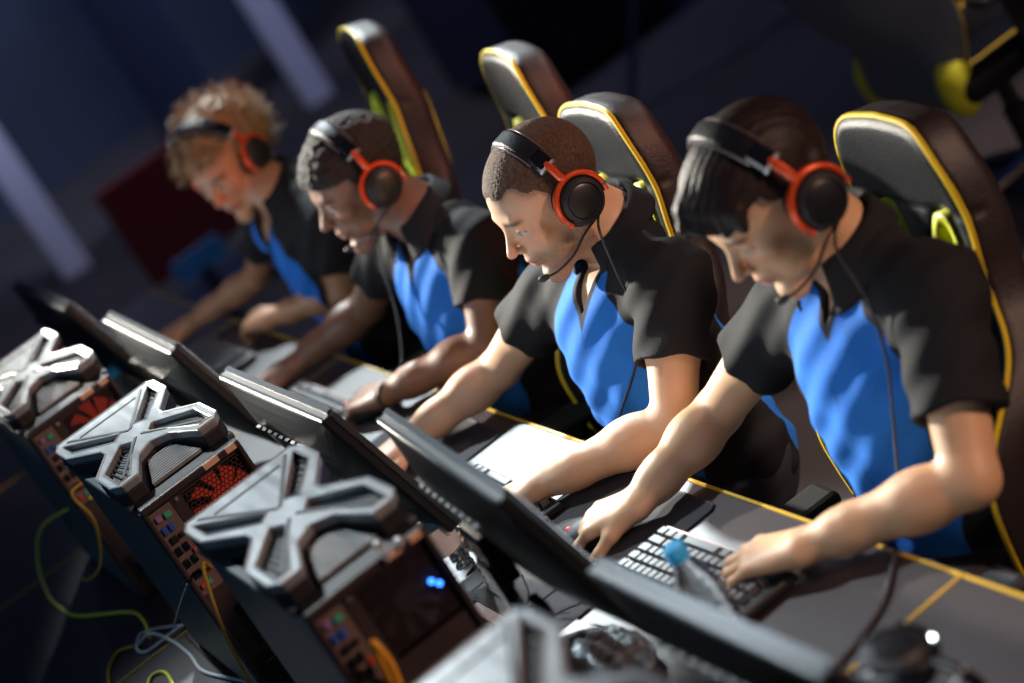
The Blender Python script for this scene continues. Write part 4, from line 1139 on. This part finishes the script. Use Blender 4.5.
def tripod(lb, x, y, h, a):
    e = empty('light_stand', (x, y, 0)); tag(e, lb, 'stand', 'light stands behind the row')
    MB().tube([(0, 0, .25), (0, 0, h)], .022, 10).build('pole', M['booth'], e, True)
    for k in range(3):
        t = a+2*PI*k/3; MB().tube([(0, 0, .75), (.5*math.cos(t), .5*math.sin(t), .02)], .016, 8).build('leg', M['booth'], e, True)
    MB().lathe([(.04, .7), (.04, .8), (.0, .8)], 12).build('collar', M['booth'], e, True)
tripod('dark tripod stand behind the swept-haired player', -4.3, 2.45, 2.4, .4)
tripod('second dark tripod stand, farther back to the left', -4.9, 3.3, 2.4, 1.2)
e = empty('equipment_case', (-5.6, 2.35, 0)); tag(e, 'large dark equipment case behind the row, left of the stands', 'case')
MB().box((0, 0, .36), (.9, .7, .62)).build('case_body', M['booth'], e, False, None, .03)
for q in (-1, 1): MB().box((q*.44, 0, .36), (.03, .72, .64)).build('corner_rail', M['steel_dark'], e, False, None, .01)
for qx in (-1, 1):
    for qy in (-1, 1): MB().lathe([(0, -.02), (.045, -.02), (.045, .02), (0, .02)], 16, 0, (qx*.36, qy*.26, .047), Matrix.Rotation(PI/2, 3, 'X')).build('caster', M['plastic'], e, True)
tag(MB().tube(spline([(-1.5, 1.95, .9), (-1.55, 1.9, .75), (-1.7, 1.78, .62), (-1.55, 1.95, .66)], 6), .008, 6).build('cable', M['port_red'], None, True), 'dim red cord beside the empty chair at the upper right', 'cord')

# ================================================================ LIGHT
def light(name, kind, loc_, target, power, col, size=.5, **k):
    l = bpy.data.lights.new(name, kind); l.energy = power; l.color = col
    if kind == 'AREA': l.size = size
    if kind == 'SPOT': l.spot_size = math.radians(k.get('ang', 40)); l.spot_blend = k.get('blend', .2); l.shadow_soft_size = size
    o = bpy.data.objects.new(name, l); COL.objects.link(o); o.location = loc_
    d = Vector(target)-Vector(loc_); o.rotation_euler = d.to_track_quat('-Z', 'Y').to_euler(); return o
light('key_spot', 'SPOT', (-4.9, -1.7, 2.8), (-.45, .12, 1.14), 3900, (1, .94, .82), .08, ang=15.5, blend=.4)
light('rim_spot', 'SPOT', (-5.5, 1.4, 5.0), (-1.15, .04, .82), 3000, (.86, .97, 1), .10, ang=16.2, blend=.4)
light('tower_spot', 'SPOT', (-3.2, -.5, 4.8), (-.1, -.66, 1.2), 1000, (.86, .96, 1), .12, ang=22, blend=.5)
light('warm_spot', 'SPOT', (3.4, 2.2, 3.0), (.35, .3, .8), 420, (1, .62, .45), .25, ang=46, blend=.4)
light('red_lamp', 'SPOT', (1.4, 2.2, 1.9), (-1.5, .1, 1.15), 130, (1, .10, .04), .2, ang=24, blend=.4)
light('floor_spot', 'SPOT', (-.6, 3.4, 3.8), (-1.0, 1.4, 0), 520, (1, .76, .66), .3, ang=50, blend=.5)
light('blue_fill', 'AREA', (-1.0, -4.0, 3.2), (-.5, 0, .9), 20, (.30, .55, .8), 2.5)
light('back_wash', 'SPOT', (-6.5, -1.0, 3.4), (-9.9, 1.43, .62), 420, (.55, .65, 1), .3, ang=60, blend=.8)
light('blue_wash', 'AREA', (-5.5, 3.5, 3.5), (-7.5, 2.8, 0), 14, (.08, .22, 1), 1.)
light('column_wash', 'AREA', (-5.5, 1.3, 4.0), (-8, 1.2, .8), 40, (.75, .72, 1), .8)
wd = bpy.data.worlds.new('World'); SC.world = wd; wd.use_nodes = True
wd.node_tree.nodes['Background'].inputs[0].default_value = (.010, .020, .055, 1); wd.node_tree.nodes['Background'].inputs[1].default_value = .55

# ================================================================ CAMERA
cd = bpy.data.cameras.new('camera'); co = bpy.data.objects.new('camera', cd); COL.objects.link(co)
cd.sensor_width = 36; cd.lens = FPX*36/1024; cd.clip_start = .05; cd.clip_end = 60
m = Matrix.Identity(4)
for i in range(3):
    m[i][0] = RC[i][0]; m[i][1] = -RC[i][1]; m[i][2] = -RC[i][2]; m[i][3] = CAM[i]
co.matrix_world = m
cd.dof.use_dof = True; cd.dof.focus_distance = 3.88; cd.dof.aperture_fstop = 1.9
SC.camera = co
SC.view_settings.view_transform = 'Standard'; SC.view_settings.look = 'None'; SC.view_settings.exposure = 0; SC.view_settings.gamma = 1
SC.view_settings.use_curve_mapping = False
